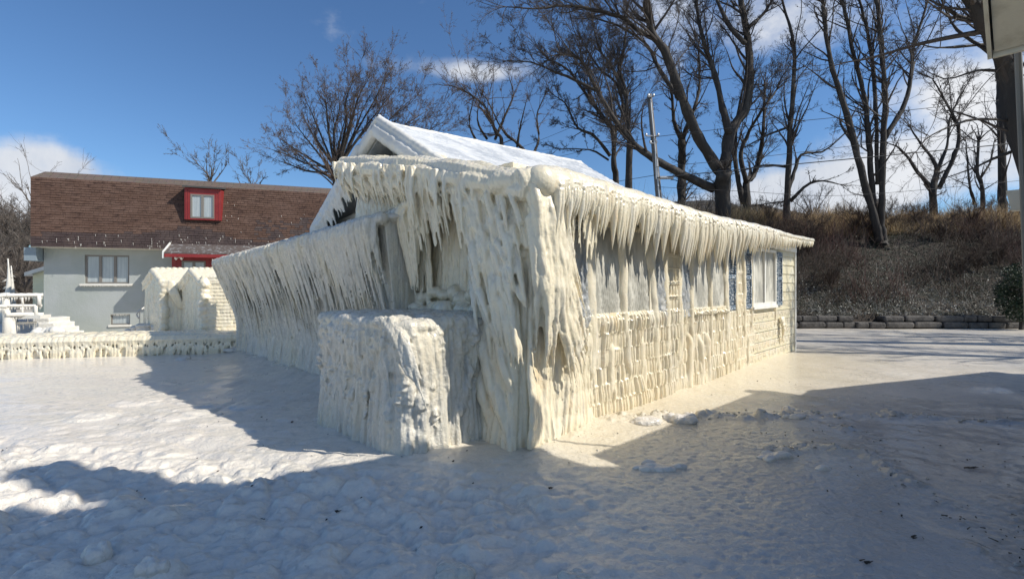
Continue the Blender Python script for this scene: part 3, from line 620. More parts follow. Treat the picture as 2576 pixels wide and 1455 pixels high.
for i in range(70):
    q = U(2.5, 4.1); zt = 3.88 - abs(q - 3.3) * .66 - U(.0, .25); l = U(.04, .16); strand(gd, [(.60, q, zt), (.60, q, zt - l)], U(.008, .02), .003, 4, .1, 5, jit=0)
tag(obj('gable_drips', gd, M['ice_white'], gable, smooth=True), kind='stuff')

# ---- front ice: cornice, entry wall, corner drapery (fused skin)
def zc(q): return float(np.interp(q, [-.3, 0, .8, 1.6, 2.6, 3.65, 5.5], [2.60, 2.68, 2.90, 3.10, 3.30, 3.52, 2.8]))
fi = MB()
fi.box(H, .34, .62, .45, 2.3, 0, 3.0); fi.box(H, .24, .60, 2.0, 3.72, 0, 3.42); fi.box(H, .02, .5, -.04, .44, 0, 2.6)
fi.hexa([H(-.05, -.2, 2.52), H(.7, -.2, 2.52), H(.7, 3.62, 3.25), H(-.05, 3.62, 3.25), H(-.05, -.2, 2.66), H(.7, -.2, 2.70), H(.7, 3.62, 3.5), H(-.05, 3.62, 3.5)])
qs = np.linspace(-.28, 3.66, 40); zz_ = np.array([zc(q) for q in qs]); n_ = len(qs)
for (dp, dz, rr) in ((-.10, -.05, .13), (-.19, -.13, .10), (.08, -.02, .13), (.3, -.02, .12), (.5, -.02, .12)):
    fi.tube(Hv(dp + .03 * np.sin(qs * 4 + dz * 90), qs, zz_ + dz), rr * (1 + .14 * np.sin(qs * 6 + dp * 40) + .10 * (rng.random(n_) - .5)), 10)
fi.ball(H(0, 3.62, 3.46), (.18, .18, .13)); fi.tube(crom(Hv([-.25, -.05, .25, .6, 1.2], [-.20, -.30, -.33, -.34, -.34], [2.54, 2.58, 2.60, 2.60, 2.60]), 30), np.interp(np.linspace(0, 1, 30), [0, .25, .5, .75, 1], [.15, .165, .165, .15, .13]) * (1 + .06 * (rng.random(30) - .5)), 20)
for a_ in np.linspace(0, 1, 14):      # shoulder where the cornice turns into the eave
    fi.ball(H(-.16 + .30 * a_ ** 2, .12 - .42 * math.sin(a_ * 1.5), 2.62 - .05 * a_), (.15, .15, .125), 16, 10)
for i in range(36):
    p = U(.08, .8); strand(fi, [(p, -.34, 2.62), (p, -.42 - U(0, .05), 2.46), (p + U(0, .05), -.38, 2.3), (p + U(0, .08), -.36, 2.55 - U(.35, .75))], U(.035, .05), .006, 11, .06, 7, mid=(.45, .03), jit=.003)
# dense icicles under the cornice, three tiers
for i in range(210):
    q = U(.50, 3.68); L_ = U(.16, .66) * (1.25 if q < 1.75 else .85); zt = zc(q) - .10; po = -.20 + U(-.10, .16); k_s = U(.0, .08)
    strand(fi, [(po, q + .02, zt + .04), (po - .03, q - .02, zt - L_ * .45), (po + .02, q - k_s, zt - L_)], U(.030, .05), .006, 10, .08, 6, mid=(.4, U(.018, .028)), jit=.004)
for i in range(60):        # swags
    q = U(.6, 3.6); zt = zc(q) - .16; strand(fi, [(-.10, q + .08, zt), (-.22, q + .0, zt - .10), (-.17, q - .10, zt - .26), (-.10, q - .14, zt - U(.3, .5))], U(.05, .08), .012, 10, .08, 8, mid=(.4, .045), jit=.005)
# ribbed walls
for q in np.arange(.45, 2.25, .05):
    strand(fi, [(.32, q, 2.75), (.30 + U(-.03, .02), q + U(-.02, .02), 1.5), (.27, q + U(-.02, .02), 0)], U(.035, .055), .05, 16, .16, jit=.006)
for q in np.arange(2.0, 3.72, .055):
    zt = zc(q) - .25; strand(fi, [(.2, q, zt), (.13, q - .03, zt - .4), (.10, q - .02, 2.35)], .045, .045, 10, .15, jit=.006)
for k in range(9):         # soft steps of ice over the door sill
    for z_, p_ in ((1.28, .14), (1.46, .24)): fi.ball(H(p_ + U(-.06, .04), .80 + k * .15 + U(-.05, .05), z_ + U(-.05, .05)), (U(.10, .15), U(.09, .15), U(.06, .11)), 12, 8)
# hanging drape left of the entry (iced lamp)
for q in np.arange(1.72, 2.2, .04): strand(fi, [(.05 + U(-.05, .05), q, 2.6), (.10, q, 2.0), (.16 + U(-.05, .03), q + U(-.02, .02), U(1.2, 1.7))], .045, .012, 12, .12, 7)
for i in range(46):
    q = 1.90 + U(-.18, .18); L_ = U(.25, 1.0); strand(fi, [(.0 + U(-.10, .10), q, 2.66 + U(-.06, .03)), (-.10 + U(-.07, .07), q + U(-.02, .02), 2.5), (.0, 1.90 + (q - 1.90) * .5, 2.5 - L_)], U(.04, .07), .008, 12, .08, 7, jit=.005)
fi.ball(H(-.02, 1.90, 2.62), (.17, .17, .09), 14, 10)
for i in range(34):
    q = U(1.05, 1.72); strand(fi, [(.0, q + .06, 2.86 + U(-.05, .05)), (-.15, q, 2.68), (-.08, q - .05, 2.62 - U(.2, .65))], .05, .008, 11, .08, 7, jit=.004)
# corner column: long fine strands, slightly slanted, reaching the ground
for i in range(95):
    q = U(-.02, .50); z0 = zc(q) - .1; o = U(.0, .10); s_ = U(.02, .14)
    strand(fi, [(-.03 - o, q + s_, z0), (-.05 - o, q + s_ * .5, 1.95), (-.05 - o * .9, q, 1.2), (-.03 - o, q + U(-.04, .02), .5), (-.05 - o * 1.2, q * 1.04 + U(-.02, .02), -.03)], U(.035, .065), U(.04, .065), 20, .12, 7, jit=.008)
for i in range(120):       # wind-swept feathers over the column's face
    q = U(-.15, .80); z0 = zc(q) - U(.02, 1.25) * (1 if q < .55 else .35); L_ = U(.3, .75); s_ = U(.35, 1); o_ = U(.0, .09)
    strand(fi, [(-.08 - o_, q + .10, z0), (-.16 - o_, q - .04 * s_, z0 - L_ * .30), (-.17 - o_, q - .14 * s_, z0 - L_ * .7), (-.14 - o_, q - .17 * s_, z0 - L_)], U(.030, .055), .006, 12, .06, 7, mid=(.35, U(.03, .05)), jit=.004)
for (q, z0, ze, r) in ((.42, 1.30, .50, .07), (.30, 1.1, .15, .08), (.22, 1.45, .8, .065), (.10, 1.15, .45, .07), (.40, .85, .0, .075), (.14, .7, .0, .08)):
    strand(fi, [(-.08, q + .12, z0), (-.17, q, z0 - (z0 - ze) * .35), (-.17, q - .10, z0 - (z0 - ze) * .7), (-.10, q - .13, ze)], r, r * .4, 14, .05, 10, mid=(.4, r), jit=.004)
# the big fold that sweeps round the corner onto the sunlit wall
for i in range(120):
    a = rng.random(); z0 = 2.58 - .75 * a * rng.random(); p0 = -.20 + .38 * rng.random(); L_ = U(.7, 1.55)
    ze = max(z0 - L_, .60); dp = (.16 + .62 * rng.random() ** 1.5) * (z0 - ze) / 1.4; o_ = U(0, .09)
    strand(fi, [(p0, -.28 - o_, z0), (p0 + dp * .04, -.34 - o_, z0 - (z0 - ze) * .3), (p0 + dp * .42, -.30 - o_ * .8, z0 - (z0 - ze) * .66), (p0 + dp, -.20 - o_ * .5, ze)], U(.045, .075), .006, 15, .06, 8, mid=(.4, U(.035, .055)), jit=.004)
for i in range(34):        # outer tips that hang free to the right
    z0 = U(1.35, 2.0); p0 = U(.0, .36); strand(fi, [(p0, -.32, z0), (p0 + .10, -.36, z0 - .25), (p0 + .26, -.32, z0 - .5), (p0 + .42, -.28, z0 - U(.6, .95))], U(.035, .055), .005, 13, .05, 7, jit=.003)
for i in range(30):        # inner fill behind the fold
    q = U(-.26, .02); z0 = zc(q) - .12; ze = U(1.0, 1.5) if q < -.1 else -.02
    strand(fi, [(-.10, q, z0), (-.10 + U(-.05, .04), q, z0 - .5), (-.05, q - .01, (z0 + ze) / 2), (.0, q, ze)], U(.05, .08), U(.03, .05), 16, .08, 8, jit=.006)
# ribbed skirt on the first metre of the sunlit wall
for p in np.arange(-.06, 1.15, .045):
    zt = 1.95 - .75 * max(p, 0) + U(-.2, .1); o = .09 * (1.1 - max(p, 0)) + U(-.015, .015); nseg = 22; t = np.linspace(0, 1, nseg); z = zt * (1 - t)
    pin = .80 + .32 * np.abs(np.sin(np.pi * z / .205))
    fi.tube(Hv(p + .010 * np.sin(z * 7 + p * 7), -.09 - o - .015 * np.sin(z * 5 + p * 9), z), .031 * pin * U(.85, 1.15), 7)
fi.ball(H(-.26, .52, .10), (.14, .13, .13), 16, 10)
V, Q, T_ = remesh(fi, .0108, 1, lambda V: .004 * fbm(V, (6, 6, 2.5), 3, 151) + .0035 * fbm(V, (30, 30, 14), 3, 155) + flutes(V, .25, 22, 1.2, .010, 157))
obj('front_ice', (V, Q, T_), M['ice'], house, smooth=True)

# ---- iced porch box in front of the corner
pb = MB(); pb.box(H, -1.02, .2, .60, 2.18, 0, 1.24)
for i in range(60): pb.ball(H(U(-1.0, .1), U(.60, 2.15), 1.23), (.16, .16, .07 + .02 * rng.random()), 10, 7)
def porch_edge(s):         # perimeter: front face then the sunlit side
    if s < 1.6: return (-1.04, 2.2 - s, (-1, 0))
    s -= 1.6
    if s < .30: a = s / .30 * math.pi / 2; return (-1.04 + .16 * (1 - math.cos(a)), .60 - .12 * math.sin(a), (-math.cos(a), -math.sin(a)))
    return (-.88 + (s - .30), .48, (0, -1))
for layer in range(2):
    s = 0
    while s < 2.85:
        p0, q0, (np_, nq) = porch_edge(s); tall = rng.random() < (.9 if layer == 0 else .45); zb = -.03 if tall else U(.25, .95); o = U(-.02, .03) + layer * .03; fl = U(.0, .05) + (.02 if s < 1.5 else 0); zt = 1.24 if layer == 0 or rng.random() < .6 else U(.5, 1.1)
        strand(pb, [(p0 + np_ * (o - .05), q0 + nq * (o - .05), zt), (p0 + np_ * (o + .03), q0 + nq * (o + .03), zt - .18), (p0 + np_ * (o - .01), q0 + nq * (o - .01), .55 * zt), (p0 + np_ * (o + fl), q0 + nq * (o + fl), zb if zb < zt - .2 else zt - .4)], U(.032, .058), .045 if tall else .008, 18, .20, 7, jit=.010)
        s += U(.022, .045)
for s in np.arange(0, 2.8, .03):      # rolled rim
    p0, q0, (np_, nq) = porch_edge(s); pb.ball(H(p0 + np_ * U(-.04, .01), q0 + nq * U(-.04, .01), 1.215 + U(-.02, .01)), (U(.07, .1), U(.07, .1), U(.06, .08)), 10, 7)
for i in range(60):        # the lit swoop at the front corner
    k = rng.random(); L_ = U(.5, 1.0)
    strand(pb, [(-1.02 + .45 * k, .58, 1.24), (-1.0 + .5 * k, .44, 1.10), (-.93 + .5 * k, .42, 1.10 - L_ * .5), (-.86 + .5 * k, .44, 1.10 - L_)], U(.04, .07), .012, 12, .06, 8, jit=.004)
def strandw(mb, pts, r0, r1, n, mid): 
    P = crom(pts, n); t = np.linspace(0, 1, n); mb.tube(P, np.interp(t, [0, mid[0], 1], [r0, mid[1], r1]), 8)
for (dx, e, r) in ((0, 0, .050), (-12, 34, .035), (9, 70, .035), (-22, 90, .030)):
    strandw(pb, [PX(980 + dx, 800, 4.46), PX(1016 + dx, 858, 4.32), PX(1044 + dx, 940, 4.27), PX(1077 + dx * .4, 1044 - e, 4.26)], r, .006, 16, (.5, r * .5))
for (x, y, l) in ((972, 930, 120), (988, 915, 150)):
    strandw(pb, [PX(x - 6, y - 50, 4.52), PX(x + 2, y, 4.46), PX(x + 8, y + l * .6, 4.45)], .03, .005, 10, (.5, .016))
V, Q, T_ = remesh(pb, .0105, 1, lambda V: .006 * fbm(V, (6, 6, 3), 3, 161) + .004 * fbm(V, (26, 26, 12), 3, 165) + .003 * fbm(V, 60, 2, 167) + flutes(V, .05, 17, 1.0, .014, 168))
obj('porch_ice', (V, Q, T_), M['ice_rough'], house, smooth=True)

# ---- long lake-side wall: slab and curtain of ice
an = MB(); an_top = lambda q: float(np.interp(q, [2.1, 4, 6.5, 9.4], [2.50, 2.42, 2.32, 2.24])); an_p = lambda q, z: -.06 - .36 * float(sstep(.6, 2.3, np.float64(z))) * (1 + .03 * (q - 2))
an.hexa([H(-.02, 2.12, 0), H(.5, 2.12, 0), H(.5, 9.0, 0), H(-.02, 9.0, 0), H(-.32, 2.12, 2.46), H(.5, 2.12, 2.78), H(.5, 9.25, 2.46), H(-.32, 9.25, 2.18)])
for q in np.arange(2.15, 9.3, .09):
    zt = an_top(q); an.ball(H(-.35 + U(-.03, .03), q, zt - .05), (U(.10, .13), U(.11, .14), U(.08, .1)), 10, 7)
    for dp in (0, .22, .45): an.ball(H(-.2 + dp + U(-.05, .05), q + U(-.04, .04), zt - .02 + dp * .42), (.17, .17, U(.05, .08)), 9, 6)
for layer in range(3):
    q = 2.13 + layer * .02
    while q < 9.32:
        zt = an_top(q) - .05; L_ = U(.5, 1.8) if rng.random() < .7 else U(.2, .7); r = U(.022, .042) if q < 5 else U(.028, .045); po = U(-.03, .03) - layer * .035 + .02; sw = U(-.02, .03)
        zz2 = [zt, zt - .15, zt - L_ * .5, zt - L_]
        strand(an, [(an_p(q, z) + po - (.03 if i == 1 else 0) - .02, q + sw * (i / 3.) ** 2, z) for i, z in enumerate(zz2)], r * 1.25, .007, 16, .09, 7, mid=(.45, r * .8), jit=.004)
        q += r * U(.8, 1.2)
for q in np.arange(2.13, 9.2, .05):          # lower ribs down to the ground
    zt = U(1.2, 2.0); r = U(.028, .045)
    strand(an, [(an_p(q, zt) + .05, q, zt), (an_p(q, .9) + .04 + U(-.02, .02), q + U(-.015, .015), .9), (-.06 + U(-.03, .03), q + U(-.02, .02), .4), (-.09 + U(-.05, .02), q, -.02)], r * .7, r, 14, .12, 7, jit=.005)
for q in np.arange(2.2, 9.1, .16): an.ball(H(-.10 + U(-.04, .03), q, U(0, .04)), (U(.10, .16), U(.1, .16), U(.05, .10)), 10, 7)
for z in np.arange(.05, 2.2, .07):            # far end seen edge-on
    an.ball(H(-.04 + an_p(9.2, z) * .9, 9.0 + .30 * float(sstep(.6, 2.1, np.float64(z))), z), (.11, .10, .09), 8, 6)
for i in range(40): zt = U(1.2, 2.1); strand(an, [(an_p(9.3, zt) + U(-.02, .3), 9.22 + U(0, .08), zt), (an_p(9.3, zt) + .05, 9.25, zt - .2), (an_p(9.2, .8) + U(0, .25), 9.2 + U(0, .1), zt - U(.4, .9))], .035, .006, 10, .1)
V, Q, T_ = remesh(an, .0125, 1, lambda V: .004 * fbm(V, (5, 5, 3), 3, 171) + .004 * fbm(V, (34, 34, 20), 3, 175) + flutes(V, .0, 20, .8, .012, 176))
obj('side_ice', (V, Q, T_), M['ice_rough'], house, smooth=True, label='long leaning curtain of grey-white icicles on the shaded side wall')
# comb of icicles below the left rake
lk = MB()
for t in np.linspace(0, 1, 34):
    q = 3.75 + 1.75 * t; z = 3.86 - 1.12 * t; lk.ball(H(.2, q, z - .1), (.12, .09, .10), 8, 6)
    strand(lk, [(.16, q, z - .12), (.12, q + .02, z - .32), (.18, q - .02, z - .5 - U(0, .25))], .06, .012, 8, .15)
V, Q, T_ = remesh(lk, .018, 2, lambda V: .008 * fbm(V, 9, 3, 181)); obj('rake_icicles', (V, Q, T_), M['ice_white'], house, smooth=True)
# iced hose bib on the sunlit wall
hb = MB()
for i in range(12): strand(hb, [(8.35 + U(-.03, .12), -.07, .86 + U(-.05, .03)), (8.40 + U(-.05, .1), -.12, .66), (8.42 + U(-.08, .14), -.08, U(.25, .45))], U(.03, .05), .008, 8, .15)
V, Q, T_ = remesh(hb, .012, 2); obj('iced_tap', (V, Q, T_), M['ice'], house, smooth=True)
# ------------------------------------------------------------------ brown mansard house
BO = PX(110, 717, 15.5)[:2]; BH = frame(BO, (.951, .309), (-.309, .951))        # a along the front, b inward
def bpt(x, b, y=None):        # point on the front-parallel plane b seen at pixel x (and y)
    t = (x - W2) / F; a = (BO[0] - .309 * b - t * (BO[1] + .951 * b)) / (t * .309 - .951); Y = BO[1] + .309 * a + .951 * b
    return (a, EYE + (HY - y) / F * Y if y is not None else Y)
bh = thing('brown_roofed_house', 'grey stuccoed house under a huge brown shingled mansard roof', 'house', tuple(BH(5, 2, 0)))
w = MB(); wx0, wx1 = bpt(213, 0)[0], bpt(325, 0)[0]; wz0, wz1 = 1.66, 2.62
zt = 2.95; bx0, bx1 = bpt(277, 0)[0], bpt(327, 0)[0]; bz0, bz1 = .26, .62
def wall_with_holes(mb, fr, a0, a1, z0, z1, holes, th=.25):
    xs_ = sorted({a0, a1, *[h[0] for h in holes], *[h[1] for h in holes]}); zs_ = sorted({z0, z1, *[h[2] for h in holes], *[h[3] for h in holes]})
    for i in range(len(xs_) - 1):
        for j in range(len(zs_) - 1):
            cx, cz = (xs_[i] + xs_[i + 1]) / 2, (zs_[j] + zs_[j + 1]) / 2
            if any(h[0] < cx < h[1] and h[2] < cz < h[3] for h in holes): continue
            mb.box(fr, xs_[i], xs_[i + 1], 0, th, zs_[j], zs_[j + 1])
wall_with_holes(w, BH, 0, 10.5, -.2, zt, [(wx0, wx1, wz0, wz1), (bx0, bx1, bz0, bz1)])
w.box(BH, 0, .25, .25, 7, -.2, zt); w.box(BH, 10.25, 10.5, .25, 7, -.2, zt)
obj('wall', w, M['grey_wall'], bh)
def casement(parent, fr, a0, a1, z0, z1, n, mfr, depth=.10, w_=.05, pm='curtain'):
    o = MB(); d = depth
    o.box(fr, a0, a1, d - .06, d, z0, z0 + w_); o.box(fr, a0, a1, d - .06, d, z1 - w_, z1)
    for k in range(n + 1):
        c = a0 + (a1 - a0) * k / n; lo = a0 if k == 0 else c - w_ * .75; hi = a1 if k == n else c + w_ * .75
        if k == 0: hi = a0 + w_
        if k == n: lo = a1 - w_
        o.box(fr, lo, hi, d - .062, d, z0 + w_, z1 - w_)
    f_ = obj('window', o, M[mfr], parent)
    for k in range(n):
        c0 = a0 + (a1 - a0) * k / n + w_ * .75; c1 = a0 + (a1 - a0) * (k + 1) / n - w_ * .75; g_ = MB(); g_.box(fr, c0 + .001, c1 - .001, d - .03, d - .02, z0 + w_, z1 - w_)
        obj('pane', g_, M[pm], f_)
    return f_
wf = casement(bh, BH, wx0, wx1, wz0, wz1, 3, 'taupe')
o = MB(); o.box(BH, wx0 - .10, wx1 + .10, -.10, .04, wz0 - .07, wz0 - .005); sill = obj('sill', o, M['ice_white'], wf)
o = MB()
for a in np.arange(wx0 - .08, wx1 + .08, .028): l = U(.02, .06); o.tube([BH(a, -.10, wz0 - .06), BH(a + .005, -.10, wz0 - .06 - l)], [.009, .002], 5)
tag(obj('sill_icicles', o, M['ice_white'], wf), kind='stuff')
bw = casement(bh, BH, bx0, bx1, bz0, bz1, 1, 'taupe', .12, .035)
o = MB(); o.box(BH, bx0 - .04, bx1 + .04, -.04, .06, bz0 - .07, bz0 - .004); obj('sill', o, M['ice_white'], bw)
o = MB()
for a in np.arange(bx0, bx1, .025): l = U(.02, .07); o.tube([BH(a, .01, bz1), BH(a, .01, bz1 - l)], [.009, .002], 5)
tag(obj('head_icicles', o, M['ice_white'], bw), kind='stuff')
# roof: lower edge out over the wall, steep face, then the flatter top
b0, b1, b2 = -.50, .10, .95; aT = bpt(77, .10)[0]
aL = bpt(77, b0)[0]; z_e = bpt(90, b0, 619)[1]; z_b = bpt(90, b1, 445)[1]; z_t = bpt(90, b2, 430)[1]
zs_line = lambda a: 0.0
rf = MB(); aR = 10.6
verts = [BH(aL, b0, z_e), BH(aR, b0, z_e), BH(aR, b1, z_b), BH(aT, b1, z_b)]; rf.add(verts, [(0, 1, 2, 3)])
Lr = aR - aL; Hs = math.hypot(z_b - z_e, b1 - b0)
r1 = obj('roof', rf, M['dark_roof'], bh); quad_uv(r1, [(0, 0), (Lr, 0), (Lr, Hs), (0, Hs)])
rt_ = MB(); rt_.add([BH(aT, b1, z_b), BH(aR, b1, z_b), BH(aR, b2, z_t), BH(aT - .05, b2, z_t)], [(0, 1, 2, 3)]); r2 = obj('upper_roof', rt_, M['top_shingle'], r1); quad_uv(r2, [(0, 0), (Lr, 0), (Lr, .9), (.2, .9)])
# courses: real butt edges, so that the roof has relief
cs = MB(); nrow = 28; wet = MB()
for k in range(nrow):
    f0, f1 = k / nrow, (k + 1) / nrow
    def pt(a, f, lift): return BH(a, b0 + (b1 - b0) * f - lift, z_e + (z_b - z_e) * f - lift * .2)
    a = aL + (aT - aL) * f0; a2 = a
    while a < aR:
        a2 = min(a + (.13 if a2 == a and k % 2 else .27) * U(.9, 1.1), aR); lf = U(.018, .034); dz = U(-.006, .006) / 2.4
        is_wet = f0 < .16 + .15 * math.exp(-((a - 3.6) / 1.6) ** 2) + .10 * math.sin(a * 1.7) * .5 + U(-.02, .02) + (.35 if a > 6.2 and U(0, 1) < .55 else 0)
        (wet if is_wet else cs).hexa([pt(a + .005, f0 + dz, lf), pt(a2 - .005, f0 + dz, lf), pt(a2 - .003, f0 + dz, .001), pt(a + .003, f0 + dz, .001), pt(a + .003, f1, .010), pt(a2 - .003, f1, .010), pt(a2 - .003, f1, .0005), pt(a + .003, f1, .0005)])
        a = a2
M['shingle_dry'] = mat('dry brown shingle', (.100, .060, .045), .9, spec=.15, bump=[(25, .5, .01, 4)], var=[((1.6, 1.6, 4), (.125, .078, .06), .4, .65), ((4, 4, 11), (.06, .037, .03), .5, .7)])
M['shingle_wet'] = mat('wet brown shingle', (.055, .036, .03), .5, bump=[(25, .5, .01, 4)], var=(2.5, (.08, .055, .045), .4, .65))
nd_ = sum(len(x) for x in cs.q); cs.merge(wet); so = obj('shingles', cs, [M['shingle_dry'], M['shingle_wet']], r1); set_mat_index(so, (np.arange(len(so.data.polygons)) >= nd_).astype(int))
fr_ic = MB()          # frost ticks and little icicles on the lower courses
for i in range(220):
    f = abs(rng.normal(0, .12)) if U(0, 1) < .7 else U(0, .75) ; a = U(aL + .2, aR)
    if (f > .2 and a < 5.2) or (a < 3 and U(0, 1) < .5): continue
    l = U(.03, .10) if f < .3 else U(.02, .05); k = round(f * nrow) / nrow
    p0 = BH(a, b0 + (b1 - b0) * k - .035, z_e + (z_b - z_e) * k + .02); fr_ic.tube([p0, p0 + np.array([.012, -.006, -l])], [.006, .002], 4)
tag(obj('roof_frost', fr_ic, M['ice_white'], r1), kind='stuff')
sf = MB(); sf.box(BH, aL, aR, b0 + .02, .02, z_e - .02, z_e - .002); sf.hexa([BH(aL, b0, z_e - .015), BH(aL + .02, b0, z_e - .015), BH(aL + .02, 7, z_e - .015), BH(aL, 7, z_e - .015), BH(aT, b1, z_b - .01), BH(aT + .02, b1, z_b - .01), BH(aT + .02, 6.5, z_b - .01), BH(aT, 6.5, z_b - .01)])
sf.box(BH, aT, aR, b2, 5.5, z_t - .06, z_t - .012)
obj('soffit', sf, M['old_white'], bh)
gt = MB(); gt.box(BH, -.33, -.02, -.35, .30, z_e - .45, z_e - .03); obj('eave_box', gt, mat('grey flashing', (.22, .27, .30), .5), bh)
# dormer
da0, da1 = bpt(464, -.35)[0], bpt(556, -.35)[0]; dz0, dz1 = bpt(510, -.35, 553)[1], bpt(510, -.35, 474)[1]
dwa0, dwa1 = bpt(479, -.35)[0], bpt(539, -.35)[0]; dwz0, dwz1 = bpt(510, -.35, 549)[1], bpt(510, -.35, 489)[1]
dm = MB(); DF = lambda a, b, z: BH(a, b - .35, z)
wall_with_holes(dm, DF, da0, da1, dz0, dz1, [(dwa0, dwa1, dwz0, dwz1)], .08)
dm.box(BH, da0, da0 + .05, -.27, .8, dz0, dz1); dm.box(BH, da1 - .05, da1, -.27, .8, dz0, dz1)
for k in range(1, 3):
    for s_ in (0, 1):
        a = (da0 + (dwa0 - da0) * k / 3) if s_ == 0 else (dwa1 + (da1 - dwa1) * k / 3); dm.box(BH, a - .012, a + .012, -.362, -.35, dz0, dz1)
dorm = obj('dormer', dm, M['red'], bh)
dr = MB(); dr.hexa([BH(da0 - .05, -.45, dz1 + .0), BH(da1 + .05, -.45, dz1 + .0), BH(da1 + .05, .8, dz1 + .22), BH(da0 - .05, .8, dz1 + .22), BH(da0 - .05, -.45, dz1 + .06), BH(da1 + .05, -.45, dz1 + .06), BH(da1 + .05, .8, dz1 + .28), BH(da0 - .05, .8, dz1 + .28)])
obj('dormer_roof', dr, M['dark_roof'], dorm); casement(bh, DF, dwa0, dwa1, dwz0, dwz1, 2, 'taupe', .05, .05)
# red entry bay with its little roof
ea0, ea1 = bpt(432, -.55)[0], bpt(545, -.55)[0]; ez1 = bpt(480, -.55, 640)[1]
en = MB(); EF = lambda a, b, z: BH(a, b - .55, z); ewa0, ewa1 = bpt(457, -.55)[0], bpt(517, -.55)[0]; ewz1 = bpt(490, -.55, 656)[1]
wall_with_holes(en, EF, ea0, ea1, 0, ez1 + .12, [(ewa0, ewa1, .95, ewz1)], .08); en.box(BH, ea0, ea0 + .06, -.47, .0, 0, ez1 + .1); en.box(BH, ea1 - .06, ea1, -.47, .0, 0, ez1 + .1)
a = ea0 + .12
while a < ea1:
    if not (ewa0 - .03 < a < ewa1 + .03): en.box(BH, a - .01, a + .01, -.562, -.55, 0, ez1 + .1)
    a += .2
ent = obj('entry_bay', en, M['red'], bh); casement(bh, EF, ewa0, ewa1, .95, ewz1, 2, 'taupe', .05, .05)
ra0 = bpt(412, -1.1)[0]; rz0 = bpt(430, -1.1, 640)[1]; rz1 = bpt(405, -.5, 616)[1] + .05
er = MB(); er.hexa([BH(ra0, -1.1, rz0), BH(10.4, -1.1, rz0), BH(10.4, -.2, rz1 + .05), BH(ra0, -.2, rz1 + .05), BH(ra0, -1.1, rz0 + .07), BH(10.4, -1.1, rz0 + .07), BH(10.4, -.2, rz1 + .14), BH(ra0, -.2, rz1 + .14)])
er_o = obj('entry_roof', er, mat('frosty shingles', (.10, .08, .07), .7, bump=[((30, 30, 30), .6, .02, 4)], var=((10, 10, 16), (.30, .30, .30), .5, .7)), bh)
fa = MB(); fa.box(BH, ra0 + .02, 10.4, -1.12, -1.095, rz0 - .08, rz0 + .03); obj('fascia', fa, M['red'], er_o)
rk_ = MB(); rk_.hexa([BH(ra0 - .05, -1.1, rz0 - .12), BH(ra0 - .005, -1.1, rz0 - .12), BH(ra0 - .005, -.25, rz1 - .12), BH(ra0 - .05, -.25, rz1 - .12), BH(ra0 - .05, -1.1, rz0 + .10), BH(ra0 - .005, -1.1, rz0 + .10), BH(ra0 - .005, -.25, rz1 + .17), BH(ra0 - .05, -.25, rz1 + .17)]); obj('rake_board', rk_, M['white_trim'], er_o)
for sx in (0, 1):
    fl_ = MB(); px_ = 442 + 14 * sx; pp_ = np.array(BH(bpt(px_, -.6)[0], -.62, bpt(px_, -.6, 650)[1])); fl_.tube([pp_, pp_ + np.array([.02, .06, .03])], [.055, .03], 10); fl_.tube([pp_ + np.array([.02, .06, .03]), pp_ + np.array([.08 - .1 * sx, .09, .05])], .012, 6)
    obj('floodlight', fl_, M['white_trim'], bh)

# ------------------------------------------------------------------ two ice-coated sheds
def shed(name, label, x0, x1, xr, Y0, ztop, yeave, ridge_len, ice, lean=0):
    """gable end faces left, long side faces the lens; px columns of gable left/right edge and far end"""
    A = PX(x0, 717, Y0 + .6)[:2]; B_ = PX(x1, 717, Y0)[:2]; e1 = B_ - A; wd = np.linalg.norm(e1); e1 /= wd; e2 = np.array([-e1[1], e1[0]])  # e1 toward lens side, e2 away/right
    # long side direction: to the right, slightly away
    d = np.array([.96, .28]); FR = frame(B_, d, (A - B_) / wd)
    th = thing(name, label, 'shed', tuple(FR(ridge_len / 2, wd / 2, 0))); ze = ztop - wd * .42
    w_ = MB(); w_.box(FR, .04, ridge_len, .05, wd - .05, 0, ze + .05)
    w_.add([FR(.04, .05, ze), FR(.04, wd - .05, ze), FR(.04, wd / 2, ztop - .05), FR(.3, .05, ze), FR(.3, wd - .05, ze), FR(.3, wd / 2, ztop - .05)], [(0, 3, 5, 2), (1, 2, 5, 4)], [(0, 2, 1), (3, 4, 5)])
    return th, FR, wd, ze
